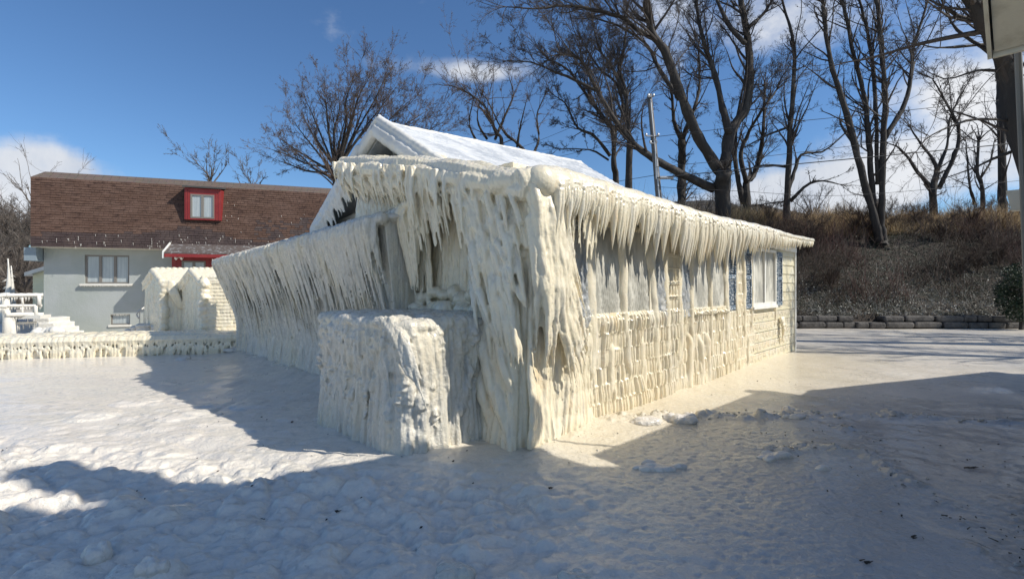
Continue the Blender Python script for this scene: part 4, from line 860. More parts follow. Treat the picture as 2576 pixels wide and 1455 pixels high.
def shed_ice(th, FR, wd, ze, ztop, Ln, mode):
    w_ = MB(); w_.box(FR, .05, Ln, .05, wd - .05, -.05, ze)
    obj('wall', w_, M['cream_siding'], th)
    r_ = MB(); t = .06
    for s_ in (0, 1):
        q0 = -.08 if s_ == 0 else wd + .08
        r_.hexa([FR(-.05, q0, ze - .08), FR(Ln, q0, ze - .08), FR(Ln, wd / 2, ztop - .04), FR(-.05, wd / 2, ztop - .04), FR(-.05, q0, ze - .08 + t), FR(Ln, q0, ze - .08 + t), FR(Ln, wd / 2, ztop + .02), FR(-.05, wd / 2, ztop + .02)])
    for k in range(14):          # ridges of ice on every course
        f = k / 13; r_.tube([FR(-.03, -.08 + (wd / 2 + .08) * f, ze - .02 + (ztop - ze + .03) * f), FR(Ln, -.08 + (wd / 2 + .08) * f, ze - .02 + (ztop - ze + .03) * f)], .020, 6)
    for a in np.arange(0, Ln, .14): r_.ball(FR(a, wd / 2, ztop + .03), (.07, .05, .03), 8, 6)
    V, Q, T_ = remesh(r_, .02, 1, lambda V: .006 * fbm(V, 14, 2, 3)); obj('roof', (V, Q, T_), M['ice'], th, smooth=True)
    c_ = MB()
    for b_ in np.arange(0, wd, .08): c_.tube([FR(-.03, b_, min(ze, 9) + (.5 - abs(b_ / wd - .5)) * 2 * (ztop - ze) - .05), FR(-.05 + U(-.02, .02), b_, .8), FR(-.02, b_, -.05)], [.05, .055, .06], 7)
    for a in np.arange(0, Ln, .075):
        if mode == 0: c_.tube([FR(a, .0, ze - .05), FR(a + .01, -.01, ze * .5), FR(a, .0, -.05)], [.04, .045, .05], 7)
        else:
            for k in range(21): zz = .04 + k * .088; c_.ball(FR(a + U(-.02, .02), -.12 + .10 * zz / ze, zz), (.07, .06, .055), 7, 5)
    for z in np.arange(0, ze, .08):   # heavy corner
        c_.ball(FR(0 + U(-.02, .05) - .05, -.03 + U(-.03, .03) - .05, z), (.11, .11, .1), 8, 6)
    for f in np.linspace(0, 1, 16):  # rake rolls
        for s_ in (0, 1):
            q0 = -.08 if s_ == 0 else wd + .08; c_.ball(FR(-.06, q0 + (wd / 2 - q0) * f, ze - .05 + (ztop - ze) * f), (.09, .09, .09), 8, 6)
            if s_: strand(c_, [tuple()], 0, 0) if False else c_.tube([FR(-.08, q0 + (wd / 2 - q0) * f, ze - .05 + (ztop - ze) * f), FR(-.12, q0 + (wd / 2 - q0) * f + .05, ze - .3 + (ztop - ze) * f)], [.05, .01], 6)
    if mode == 0:
        for a in np.arange(.15, Ln, .07):
            l = U(.12, .38); c_.tube([FR(a, -.10, ze - .02), FR(a, -.14, ze - l * .5), FR(a + .05, -.10, ze - l)], [.05, .035, .006], 7)
        for i in range(8): c_.tube([FR(-.02 + i * .02, -.12, ze - .0), FR(.12 + i * .02, -.18, ze - .35), FR(.30 + .02 * i, -.12, ze - .75)], [.07, .05, .01], 7)
    V, Q, T_ = remesh(c_, .02, 2, lambda V: .012 * fbm(V, (6, 6, 4), 3, 5) + .005 * fbm(V, 20, 2, 6)); obj('ice_coat', (V, Q, T_), M['ice'], th, smooth=True)
th, FR, wd, ze = shed('small_shed', 'gable-roofed little shed with smooth ice rows on its roof and icicles under the eave', 374, 412, 545, 12.6, 2.03, 715, 1.9, 0)
shed_ice(th, FR, wd, ze + .12, 2.04, 1.75, 0)
th, FR, wd, ze = shed('small_shed', 'steep iced shed with stepped rows of ice right beside the long icicle wall', 466, 512, 600, 12.0, 2.03, 700, 1.9, 0)
shed_ice(th, FR, wd, ze + .10, 2.02, 1.15, 1)

# ------------------------------------------------------------------ low iced ledge wall
def LD(x, y, Y): return PX(x, y, Y)
lf_, rt2 = np.array([-15.5, 9.2]), np.array([-6.15, 11.3]); ed = (rt2 - lf_); Lw = np.linalg.norm(ed); ed /= Lw; LF = frame(lf_, ed, (-ed[1], ed[0]))
lw = MB(); lw.box(LF, 0, Lw, -.03, .95, -.1, .40)
for a in np.arange(0, Lw, .10):
    for k, b_ in enumerate((.04, .3, .6, .85)): lw.ball(LF(a + U(-.03, .03), b_, .42 + U(-.02, .015) + (0 if k else -.03)), (.16, .18 if k else .11, .07), 8, 6)
a = 0
while a < Lw:
    l = U(.2, .40) if U(0, 1) < .5 else .5; r = U(.016, .032); lw.tube([LF(a, -.03, .44), LF(a, -.09, .36), LF(a + .01, -.08, .32 - l * .4), LF(a + U(-.02, .02), -.06, max(.40 - l, -.05))], [r * 1.2, r * 1.2, r, .009 if l < .4 else r * .9], 7); a += r * U(.95, 1.5)
V, Q, T_ = remesh(lw, .0135, 1, lambda V: .012 * fbm(V, (3, 3, 3), 3, 8) + .004 * fbm(V, 20, 3, 9))
tag(obj('ledge_wall', (V, Q, T_), M['ice'], smooth=True), 'long knee-high ledge wall glazed in ice with a dense fringe of icicles', 'wall')

# ------------------------------------------------------------------ iced deck railing, bush, spikes, pots, handrail, yellow shed
dk = thing('deck_railing', 'ice-laden deck railing with icicles on each rail beside the grey house', 'railing', tuple(PX(60, 717, 13.4)[:2]) + (0,))
def rail(x0, y0, x1, y1, Y0, Y1, r, ic, name='rail', Lr_=.12):
    o = MB(); a_, b_ = PX(x0, y0, Y0), PX(x1, y1, Y1); n = 16; t = np.linspace(0, 1, n)[:, None]; o.tube(a_ * (1 - t) + b_ * t, r * (1 + .3 * (rng.random(n) - .5)), 8)
    m = int(np.linalg.norm(b_ - a_) / .028)
    if ic:
        for i in range(m): p_ = a_ + (b_ - a_) * (i + rng.random()) / m; l = U(.04, Lr_); o.tube([p_ - [0, 0, r * .5], p_ - [0, 0, r + l]], [.013, .002], 5)
    return obj(name, o, M['ice_white'], dk, smooth=True)
rail(14, 742, 108, 741, 13.0, 13.6, .055, 1, Lr_=.2); rail(14, 768, 106, 768, 13.0, 13.6, .04, 1, Lr_=.16); rail(14, 791, 109, 790, 13.0, 13.6, .06, 1, Lr_=.26); rail(-20, 745, 14, 742, 12.7, 13.0, .05, 1, Lr_=.25); rail(-20, 768, 14, 770, 12.7, 13.0, .05, 1, Lr_=.25); rail(40, 812, 92, 810, 13.3, 13.6, .03, 1, Lr_=.3)
for x, y, w_ in ((17, 736, .10), (31, 790, .09), (98, 742, .05), (56, 742, .03), (56, 768, .03), (90, 768, .05)):
    o = MB(); p_ = PX(x, y, 13.05 + .5 * (x - 14) / 94); bot = -.05 if w_ > .08 else p_[2] - .28; o.tube([p_ + [-.05 if w_ > .08 else 0, 0, 0], [p_[0], p_[1], (p_[2] + bot) / 2], [p_[0] + .02, p_[1], bot]], [w_, w_ * .85, w_], 9); obj('post', o, M['ice_white'], dk, smooth=True)
fl = MB(); fl.box(frame(PX(14, 717, 13.1)[:2], (.98, .2), (-.2, .98)), 0, .75, .1, .5, .66, .76); obj('deck_floor', fl, M['ice_white'], dk)
st = MB()
for k in range(4): st.box(frame(PX(112 + k * 12, 717, 14.1)[:2], (.98, .2), (-.2, .98)), -.3, .12, 0, .9, 0, .62 - k * .15)
stv = remesh(st, .02, 2, lambda V: .02 * fbm(V, 5, 3, 33) + .008 * fbm(V, 25, 2, 34))
tag(obj('steps', stv, M['ice_white'], smooth=True), 'iced concrete steps running down along the grey wall', 'steps')
bs = MB()
for i in range(60):
    th_ = U(0, 6.28); rr = U(0, .36); bs.ball(PX(128, 717, 12.6) * [1, 1, 0] + np.array([rr * math.cos(th_) * 1.0, rr * math.sin(th_) * .6, U(.1, .42)]), U(.08, .13), 8, 6)
V, Q, T_ = remesh(bs, .02, 2, lambda V: .02 * fbm(V, 6, 3, 18)); tag(obj('frozen_bush', (V, Q, T_), M['ice_white'], smooth=True), 'rounded low bush sealed in white ice in front of the steps', 'bush')
for (x, y0, Y, lab) in ((20, 650, 20, 'tall thin spire of frozen plant behind the deck railing'), (28, 668, 20.3, 'shorter frozen spire just right of the tallest one')):
    o = MB(); p_ = PX(x, y0, Y); n = 10; t = np.linspace(0, 1, n); o.tube(np.stack([p_[0] + .04 * np.sin(t * 5), p_[1] + 0 * t, p_[2] * (1 - t)], -1), .02 + .22 * t ** 1.6 * (1 + .3 * rng.random(n)), 7)
    for i in range(50): tt = U(.1, 1); zz = p_[2] * (1 - tt); o.tube([(p_[0], Y, zz), (p_[0] + U(-.3, .3) * tt, Y + U(-.2, .2), zz - .1)], [.02, .004], 4)
    tag(obj('frozen_spire', o, M['ice_white'], smooth=True), lab, 'frozen plant')
for (x, Y, rw, hh, lab) in ((330, 13.4, .16, .32, 'smallest iced pot, next to the basement window'), (345, 13.2, .17, .42, 'iced pot at the foot of the curved handrail'), (366, 13.0, .24, .50, 'wide ice-sealed planter against the little gable shed'), (393, 12.9, .14, .48, 'narrow iced urn touching the corner of the gable shed')):
    o = MB(); c_ = PX(x, 717, Y); n = 9; t = np.linspace(0, 1, n); o.tube(np.stack([c_[0] + 0 * t, c_[1] + 0 * t, hh * t], -1), rw * (np.interp(t, [0, .15, .6, .85, 1], [.6, .8, 1.0, .75, .85])) * (1 + .05 * rng.normal(0, 1, n)), 14)
    for i in range(14): th_ = U(0, 6.28); o.ball((c_[0] + rw * .5 * math.cos(th_), c_[1] + rw * .5 * math.sin(th_), hh), (rw * .5, rw * .5, .06), 8, 6)
    V, Q, T_ = remesh(o, .016, 2, lambda V: .012 * fbm(V, 8, 3, 19)); tag(obj('garden_pot', (V, Q, T_), M['ice_white'], smooth=True), lab, 'pot')
hr = thing('stair_handrail', 'white frosted metal handrail with curled end beside the gable shed', 'handrail', tuple(PX(358, 717, 13.6)[:2]) + (0,))
o = MB(); P_ = crom([PX(349, 800, 13.5), PX(344, 792, 13.5), PX(347, 784, 13.5), PX(358, 776, 13.6), PX(385, 757, 13.9)], 20); o.tube(P_, .022, 8); obj('rail', o, M['ice_white'], hr, smooth=True)
for x, y in ((351, 784), (362, 774), (371, 768), (379, 762)):
    o = MB(); p_ = PX(x, y, 13.6); o.tube([p_, [p_[0], p_[1], 0]], .014, 6); obj('baluster', o, M['ice_white'], hr)
ys_ = thing('yellow_shed', 'pale yellow sided shed peeking out behind the grey house', 'shed', tuple(PX(95, 717, 21)[:2]) + (0,))
YF = frame(PX(72, 717, 20)[:2], (.97, .25), (-.25, .97)); o = MB()
zy = PX(0, 688, 20)[2]
for k in range(14):
    z0 = k * .16; 
    if z0 + .16 < zy: o.hexa([YF(.15, -.02, z0), YF(2.6, -.02, z0), YF(2.6, .1, z0), YF(.15, .1, z0), YF(.15, 0, z0 + .16), YF(2.6, 0, z0 + .16), YF(2.6, .1, z0 + .16), YF(.15, .1, z0 + .16)])
o.hexa([YF(.15, 0, zy - .14), YF(2.6, 0, zy - .14), YF(2.6, .1, zy - .14), YF(.15, .1, zy - .14), YF(.15, 0, zy), YF(2.6, 0, zy + 1.0), YF(2.6, .1, zy + 1.0), YF(.15, .1, zy)])
obj('wall', o, mat('pale yellow siding', (.78, .74, .50), .5), ys_)
o = MB(); o.hexa([YF(0, -.25, zy - .1), YF(2.7, -.25, zy + .95), YF(2.7, 2, zy + .95), YF(0, 2, zy - .1), YF(0, -.25, zy + .05), YF(2.7, -.25, zy + 1.1), YF(2.7, 2, zy + 1.1), YF(0, 2, zy + .05)]); obj('roof', o, M['ice_white'], ys_)

# ------------------------------------------------------------------ neighbour's house at the right edge (its eave shades the foreground)
nb = thing('neighbour_house', 'weathered white house corner at the right edge with boxed eave above', 'house', (6.5, 1.5, 0))
NB = frame((3.85, 3.79), (.74, .672), (.672, -.74))
o = MB(); t = .16
# front slope rake from C1 up to the ridge (a = -1.72), then down again
o.hexa([NB(-1.72, 0, 4.44 - t), NB(0, 0, 3.64 - t), NB(0, 6, 3.64 - t), NB(-1.72, 6, 4.44 - t), NB(-1.72, 0, 4.44), NB(0, 0, 3.64), NB(0, 6, 3.64), NB(-1.72, 6, 4.44)])
o.hexa([NB(-2.3, .02, 4.17 - t), NB(-1.72, .02, 4.44 - t), NB(-1.72, 6, 4.44 - t), NB(-2.3, 6, 4.17 - t), NB(-2.3, .02, 4.17), NB(-1.72, .02, 4.44), NB(-1.72, 6, 4.44), NB(-2.3, 6, 4.17)])
o.hexa([NB(0, .22, 2.85), NB(3.94, .12, 2.72), NB(3.94, 5, 2.72), NB(0, 5, 2.85), NB(0, .22, 2.98), NB(3.94, .12, 2.87), NB(3.94, 5, 2.87), NB(0, 5, 2.98)])
o.box(NB, 3.90, 4.7, .62, 4.9, 2.74, 2.86)  # unseen extension, added to close a lit gap in the shadow
obj('roof', o, M['dark_roof'], nb)
o = MB(); o.box(NB, -1.95, -.30, .62, 5.8, -.1, 3.5); o.box(NB, -.30, 3.6, .80, 5, -.1, 2.72); o.hexa([NB(-1.95, .62, 3.4), NB(-.3, .62, 3.4), NB(-.3, 5.8, 3.4), NB(-1.95, 5.8, 3.4), NB(-1.95, .62, 4.15), NB(-1.70, .62, 4.25), NB(-1.70, 5.8, 4.25), NB(-1.95, 5.8, 4.15)])
wb = obj('wall', o, M['old_white'], nb)
o = MB(); o.hexa([NB(-1.7, .01, 3.46 + .79), NB(-.02, .01, 3.455), NB(-.02, .30, 3.455), NB(-1.7, .30, 3.46 + .79), NB(-1.7, .01, 3.47 + .79), NB(-.02, .01, 3.465), NB(-.02, .30, 3.465), NB(-1.7, .30, 3.47 + .79)]); obj('soffit_edge', o, M['old_white'], nb)
o = MB()      # soffit boards and fascia of the boxed eave
for k in range(7): a0 = -1.7 + k * .235; o.hexa([NB(a0 + .004, .05, 3.48 + .467 * -a0 * 1.0 - .0 - .02), NB(a0 + .231, .05, 3.48 - .467 * (a0 + .231) - .02), NB(a0 + .231, .62, 3.48 - .467 * (a0 + .231) - .02), NB(a0 + .004, .62, 3.48 - .467 * a0 - .02), NB(a0 + .004, .05, 3.48 - .467 * a0 - .001), NB(a0 + .231, .05, 3.48 - .467 * (a0 + .231) - .001), NB(a0 + .231, .62, 3.48 - .467 * (a0 + .231) - .001), NB(a0 + .004, .62, 3.48 - .467 * a0 - .001)])
obj('soffit', o, M['old_white'], nb)
o = MB(); o.hexa([NB(-1.75, -.03, 4.24), NB(.02, -.03, 3.42), NB(.02, -.004, 3.42), NB(-1.75, -.004, 4.24), NB(-1.75, -.03, 4.46), NB(.02, -.03, 3.65), NB(.02, -.004, 3.65), NB(-1.75, -.004, 4.46)]); obj('rake_board', o, M['old_white'], nb)
o = MB(); o.hexa([NB(.0, .0, 3.42), NB(.03, .0, 3.42), NB(.03, 3, 3.42), NB(.0, 3, 3.42), NB(.0, .0, 3.65), NB(.03, .0, 3.65), NB(.03, 3, 3.65), NB(0, 3, 3.65)]); obj('fascia', o, M['old_white'], nb)
o = MB(); o.tube([(4.165, 3.90, 3.65), (4.21, 3.90, 2.6), (4.30, 3.90, .0)], .024, 8); obj('downspout', o, mat('shade-darkened paint', (.16, .155, .14), .6), nb)  # sunlit post, its colour darkened to read as shaded
o = MB(); o.hexa([NB(3.80, .02, 2.60), NB(3.98, .02, 2.60), NB(3.98, .8, 2.60), NB(3.80, .8, 2.60), NB(3.80, -.03, 2.87), NB(3.98, -.03, 2.87), NB(3.98, .8, 2.87), NB(3.80, .8, 2.87)]); obj('eave_box', o, M['old_white'], nb)
o = MB(); o.hexa([(4.07, 1.42, 0), (6.2, 3.35 - .0, 0), (9.5, 0, 0), (7.6, -2.2, 0), (4.07, 1.42, 7.2), (6.0, 3.17, 4.1), (9.4, -.1, 4.1), (7.6, -2.2, 7.2)]); obj('unseen_wing', o, M['old_white'], nb)  # unseen mass, shaped so that its shadow covers the foreground
o = MB(); o.box(frame((3.88, 2.14), (.74, .672), (.672, -.74)), -.17, .17, -.15, .3, 0, 7.35); obj('chimney', o, M['brick'], nb)
ga = thing('shadow_block', 'plain white block added out of frame at right to cast a shadow edge', 'shadow_block', (11, 5, 0))
GF = frame((8.17, 6.23), (.94, .34), (.34, -.94)); o = MB(); o.box(GF, .1, 4.6, .1, 3.5, 0, 3.3); obj('wall', o, M['old_white'], ga)  # unseen block added off to the right for its shadow on the yard
o = MB(); o.box(GF, 0, 4.7, 0, 3.6, 3.3, 3.42); obj('roof', o, M['dark_roof'], ga)  # top of the unseen block added for its shadow

# ------------------------------------------------------------------ retaining wall of big blocks
rw_ = thing('retaining_wall', 'two-course wall of rounded grey stone blocks at the foot of the bank', 'wall', (13, 17.6, 0))
def block(mb, c, s_):
    b_ = MB(); b_.box(lambda a, b2_, z: np.array([c[0] + a, c[1] + b2_, c[2] + z]), -s_[0] / 2, s_[0] / 2, -s_[1] / 2, s_[1] / 2, -s_[2] / 2, s_[2] / 2); return b_
bm = MB()
for row in (0, 1):
    x = 2.0 + row * .35
    while x < 24:
        w_ = U(.45, 1.15); zc_ = .02 + .11 + row * .225; jit_ = .03 if x > 13 else .07
        c = np.array([x + w_ / 2, 17.62 + row * .10 + U(-jit_, jit_), zc_ + U(-.01, .01)])
        if not (row == 1 and 12.6 < x < 13.2):
            # rounded block: stack of scaled rings
            n_ = 5; zz = np.linspace(-1, 1, n_); k_r = (1 - np.abs(zz) ** 4 * .10); nx = 10
            V = []; 
            for zi, kr in zip(zz, k_r):
                th_ = np.linspace(0, 2 * np.pi, 16, endpoint=False); ex = np.sign(np.cos(th_)) * np.abs(np.cos(th_)) ** .18; ey = np.sign(np.sin(th_)) * np.abs(np.sin(th_)) ** .18
                V += [(c[0] + ex_ * (w_ / 2 - .012) * kr, c[1] + ey_ * .22 * kr, c[2] + zi * .105) for ex_, ey_ in zip(ex, ey)]
            qd = [(i * 16 + j, i * 16 + (j + 1) % 16, (i + 1) * 16 + (j + 1) % 16, (i + 1) * 16 + j) for i in range(n_ - 1) for j in range(16)]
            V += [tuple(c - [0, 0, .105]), tuple(c + [0, 0, .105])]; e = 16 * n_
            bb = MB(); bb.add(V, qd, [(e, (j + 1) % 16, j) for j in range(16)] + [(e + 1, 16 * (n_ - 1) + j, 16 * (n_ - 1) + (j + 1) % 16) for j in range(16)])
            obj('stone_block', bb, M['stone'], rw_, smooth=False)
        x += w_

# ------------------------------------------------------------------ growth on the bank
def on_hill(n, x0, x1, d0, d1):
    X = rng.uniform(x0, x1, n); y0 = np.minimum(17.85 + np.maximum(0, 4.5 - X) * 1.25, 36); Y = y0 + rng.uniform(d0, d1, n); return X, Y, hill_z(X, Y), Y - y0
def stems(X, Y, Z, h, r, lean=.4, n=4, curl=.25):
    B_ = len(X); t = np.linspace(0, 1, n)[None, :, None]; base = np.stack([X, Y, Z - .05], -1)[:, None, :]
    dirv = np.stack([rng.normal(0, lean, B_), rng.normal(-.1, lean, B_), np.ones(B_)], -1); dirv /= np.linalg.norm(dirv, axis=1)[:, None]
    cv = rng.normal(0, curl, (B_, 1, 3)); P = base + dirv[:, None, :] * t * h[:, None, None] + cv * (t ** 2) * h[:, None, None]
    return P, r[:, None] * (1 - .75 * np.linspace(0, 1, n))[None, :]
def clumpy(X, Y, sc, thr, seed): return fbm(np.stack([X, Y, X * 0], -1), sc, 3, seed) > thr
br_ = MB(); X, Y, Z, D = on_hill(15000, 3, 32, .3, 6.8); k = clumpy(X, Y, .45, -.05, 201); X, Y, Z, D = X[k], Y[k], Z[k], D[k]
P, r = stems(X, Y, Z, rng.uniform(.3, 1.3, len(X)), rng.uniform(.004, .011, len(X)), .45); br_.branches(P, r)
tag(obj('undergrowth', br_, M['brush'], org=(0, 0, 0)), 'tangle of bare brown stems covering the bank', None, None, 'stuff')
sp_ = MB(); X, Y, Z, D = on_hill(420, 4, 30, .5, 8); P, r = stems(X, Y, Z, rng.uniform(1.0, 2.6, len(X)), rng.uniform(.006, .014, len(X)), .28, 7, .12); sp_.branches(P, r, 4)
for k_ in range(3): i0 = rng.integers(0, len(X), 500); b0_ = P[i0, rng.integers(2, 6, 500)]; PP, rr_ = stems(b0_[:, 0], b0_[:, 1], b0_[:, 2], rng.uniform(.3, .9, 500), rng.uniform(.003, .006, 500), .7, 4); sp_.branches(PP, rr_)
tag(obj('saplings', sp_, M['twig_mid'], org=(0, 0, 0)), 'thin bare saplings and suckers on the bank', None, None, 'stuff')
br2 = MB(); X, Y, Z, D = on_hill(11000, 3, 32, .6, 6.2); k = clumpy(X, Y, .35, .05, 207); X, Y, Z = X[k], Y[k], Z[k]
P, r = stems(X, Y, Z, rng.uniform(.5, 1.7, len(X)), rng.uniform(.004, .011, len(X)), .35); br2.branches(P, r)
tag(obj('bramble', br2, M['brush_red'], org=(0, 0, 0)), 'reddish bramble thicket on the bank', None, None, 'stuff')
def leaves(X, Y, Z, s, up=.5):
    B_ = len(X); c = np.stack([X, Y, Z], -1); a = rng.normal(0, 1, (B_, 3)); a /= np.linalg.norm(a, axis=1)[:, None]; b_ = np.cross(a, rng.normal(0, 1, (B_, 3))); b_ /= np.linalg.norm(b_, axis=1)[:, None]
    s = s[:, None]; V = np.stack([c - a * s, c - b_ * s * .6, c + a * s, c + b_ * s * .6], 1).reshape(-1, 3); Q = np.arange(4 * B_).reshape(-1, 4); return V, Q
X, Y, Z, D = on_hill(60000, 3, 32, .1, 6.8); k = clumpy(X, Y, .5, -.3, 211); X, Y, Z = X[k], Y[k], Z[k]; iv = MB(); iv.add(*leaves(X, Y, Z + rng.uniform(0, .25, len(X)), rng.uniform(.015, .035, len(X))))
tag(obj('ivy_ground_cover', iv, M['ivy'], org=(0, 0, 0)), 'dark green ivy and dead leaves on the bank', None, None, 'stuff')
X, Y, Z, D = on_hill(60000, 7, 32, .0, 3.4); k = (rng.random(len(X)) < np.exp(-D / .9)) ; X, Y, Z = X[k], Y[k], Z[k]; fr2 = MB(); fr2.add(*leaves(X, Y, Z + rng.uniform(0, .15, len(X)), rng.uniform(.015, .04, len(X))))
P, r = stems(X[:2500], Y[:2500], Z[:2500], rng.uniform(.2, .7, len(X[:2500])), rng.uniform(.003, .008, len(X[:2500])), .6); fr2.branches(P, r)
tag(obj('frosted_leaves', fr2, M['frosty'], org=(0, 0, 0)), 'frost-whitened leaves along the foot of the bank', None, None, 'stuff')
X, Y, Z, D = on_hill(70000, 3, 36, 5.6, 11.5); P, r = stems(X, Y, Z, rng.uniform(.25, .62, len(X)) * (.6 + .8 * (fbm(np.stack([X, Y, X * 0], -1), .8, 2, 219) > 0)), rng.uniform(.006, .012, len(X)), .2, 3); gr_ = MB(); gr_.branches(P, r)
tag(obj('dry_grass', gr_, M['straw'], org=(0, 0, 0)), 'tall straw-coloured grass along the crest of the bank', None, None, 'stuff')

# ------------------------------------------------------------------ trees
def unit(v): return v / (np.linalg.norm(v, axis=-1, keepdims=True) + 1e-9)
def grow(P0, D0, L0, R0, n, curl, up):
    B_ = len(P0); P = [P0]; D = D0; step = (L0 / (n - 1))[:, None]
    for i in range(n - 1):
        D = unit(D + rng.normal(0, curl, (B_, 3)) + np.array([0, 0, up])); P.append(P[-1] + D * step)
    P = np.stack(P, 1); r = R0[:, None] * np.linspace(1, .42, n)[None, :]; return P, r
def spawn(P, r, L, kmin, kmax, ang, ratio, rr, tmin=.15, tip=True):
    B_, n = P.shape[:2]; cnt = rng.integers(kmin, kmax + 1, B_); idx = np.repeat(np.arange(B_), cnt); t = rng.uniform(tmin, 1, len(idx)) * (n - 1.001); i = t.astype(int); f = (t - i)[:, None]
    base = P[idx, i] * (1 - f) + P[idx, i + 1] * f; tang = unit(P[idx, i + 1] - P[idx, i]); perp = unit(np.cross(tang, rng.normal(0, 1, (len(idx), 3))))
    a = rng.normal(ang, .22, len(idx))[:, None]; D = unit(tang * np.cos(a) + perp * np.sin(a)); u = t / (n - 1)
    Lc = L[idx] * ratio * (1.15 - .55 * u) * rng.uniform(.6, 1.25, len(idx)); Rc = (r[idx, i] * rr * rng.uniform(.7, 1.1, len(idx)))
    return base, D, Lc, Rc
def build_tree(name, label, limbs, base, group=None, dens=1.0, far=False, ratio=.46, up=.05, rmin=.0045, levels=4, curl=.16, sides=7, fan=1.0, mt=None):
    """limbs: list of (points world, r0, r1)"""
    limbs = [(P, a * .86, b * .86) for (P, a, b) in limbs]
    th_ = thing(name, label, 'tree', tuple(base), group); tk = MB(); cw = MB()
    for (P, r0, r1) in limbs:
        L_ = np.linalg.norm(np.diff(P, axis=0), axis=1).sum(); n = max(8, int(L_ / .35)); Pc = crom(P, n); t = np.linspace(0, 1, n)
        Pc[1:] += rng.normal(0, .012 * min(1, r0 * 8), (n - 1, 3)); rr = (r0 * (1 - t) + r1 * t) * (1 + .07 * rng.normal(0, 1, n)); tk.tube(Pc, rr, sides)
    for (P, r0, r1) in limbs: pass
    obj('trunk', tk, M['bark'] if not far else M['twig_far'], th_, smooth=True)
    Ps, rs, Ls = [], [], []
    sec = []                                            # secondary limbs, fanning upward
    for (P, r0, r1) in limbs:
        L_ = np.linalg.norm(np.diff(P, axis=0), axis=1).sum(); Pc = crom(P, 24)
        for j in range(int(max(1, L_ * fan))):
            t_ = U(.3, .98); i_ = int(t_ * 22); d_ = unit(Pc[i_ + 1] - Pc[i_]); d_ = unit(d_ + rng.normal(0, .42, 3) + [0, 0, .22]); l_ = min(L_, 9) * U(.22, .42); n_ = 8
            Q_ = [Pc[i_]]
            for s_ in range(n_ - 1): d_ = unit(d_ + rng.normal(0, .10, 3) + [0, 0, .04]); Q_.append(Q_[-1] + d_ * l_ / (n_ - 1))
            rr_ = (r0 + (r1 - r0) * t_) * .45; sec.append((np.array(Q_), min(rr_, .07), .008))
    ss = MB()
    for (P, r0, r1) in sec: ss.tube(crom(P, 12), np.linspace(r0, r1, 12), 6)
    cw.merge(ss) if sec else None
    limbs = limbs + sec
    for (P, r0, r1) in limbs:
        n = 12; Pc = crom(P, n); L_ = np.linalg.norm(np.diff(P, axis=0), axis=1).sum(); k = max(1, int(L_ / 1.6)); 
        for j in range(k): Ps.append(Pc); rs.append((r0 + (r1 - r0) * np.linspace(0, 1, n))); Ls.append(min(L_, 7) * .8)
    P, r, L = np.stack(Ps), np.stack(rs), np.array(Ls)
    for lv in range(levels):
        km = [(3, 5), (5, 7), (5, 8), (4, 6)][lv]; km = (max(1, int(km[0] * dens)), max(1, int(km[1] * dens + .3)))
        base_, D, Lc, Rc = spawn(P, r, L, km[0], km[1], [.75, .6, .6, .6][lv], [ratio * .8, ratio + .06, ratio + .06, ratio + .05][lv], [.42, .5, .55, .6][lv], .32 if lv == 0 else .12)
        if lv == 0:          # forks carrying every limb on past its end
            tb, td, tl, trr = [], [], [], []
            for (Pl, r0, r1) in limbs:
                d0 = unit(Pl[-1] - Pl[-2])
                for j in range(5): tb.append(Pl[-1]); td.append(unit(d0 + rng.normal(0, .38, 3))); tl.append(U(.8, 2.2) * min(1.0, .2 * np.linalg.norm(Pl[-1] - Pl[0]) + .1)); trr.append(r1 * .72)
            base_ = np.concatenate([base_, tb]); D = np.concatenate([D, td]); Lc = np.concatenate([Lc, tl]); Rc = np.concatenate([Rc, trr])
        Rc = np.clip(Rc, rmin * [1.8, 1.2, .9, .7][lv], [.04, .012, .006, .004][lv]); P, r = grow(base_, D, Lc, Rc, [7, 6, 4, 3][lv], curl * [.9, 1.0, 1.2, 1.2][lv], up * [.5, .6, .8, .8][lv]); L = Lc; cw.branches(P, r, [5, 4, 3, 3][lv])
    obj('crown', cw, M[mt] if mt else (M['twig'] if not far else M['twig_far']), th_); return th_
def limb_px(pts, Y, r0, r1, dY=0): 
    n = len(pts); dd = np.cumsum(rng.normal(0, .35, n)) * (1 if dY == 0 else 0) + np.linspace(0, dY, n); dd -= dd[0]
    return (np.array([PX(x, y, Y + d) for (x, y), d in zip(pts, dd)]), r0, r1)
c5 = lambda x, y: (1210 + x * .3566, y * .3566)
c6 = lambda x, y: (1883.5 + x * .3564, y * .3564)
def root(pts, Y): x, y = pts[0]; z = float(hill_z(np.array([PX(x, y, Y)[0]]), np.array([Y]))[0]) if Y > 17.8 else 0.; p = PX(x, y, Y); return np.array([p[0], Y, min(z, p[2]) - .15])
def hand_tree(name, label, Y, specs, group=None, **kw):
    limbs = []; b_ = None
    for i, (pts, r0, r1, dY) in enumerate(specs):
        P, a, c = limb_px(pts, Y, r0, r1, dY)
        if i == 0:
            b_ = root(pts, Y)
            if P[0][2] > b_[2] + .1: P = np.concatenate([[b_], P])
        limbs.append((P, a, c))
    return build_tree(name, label, limbs, b_, group, **kw)
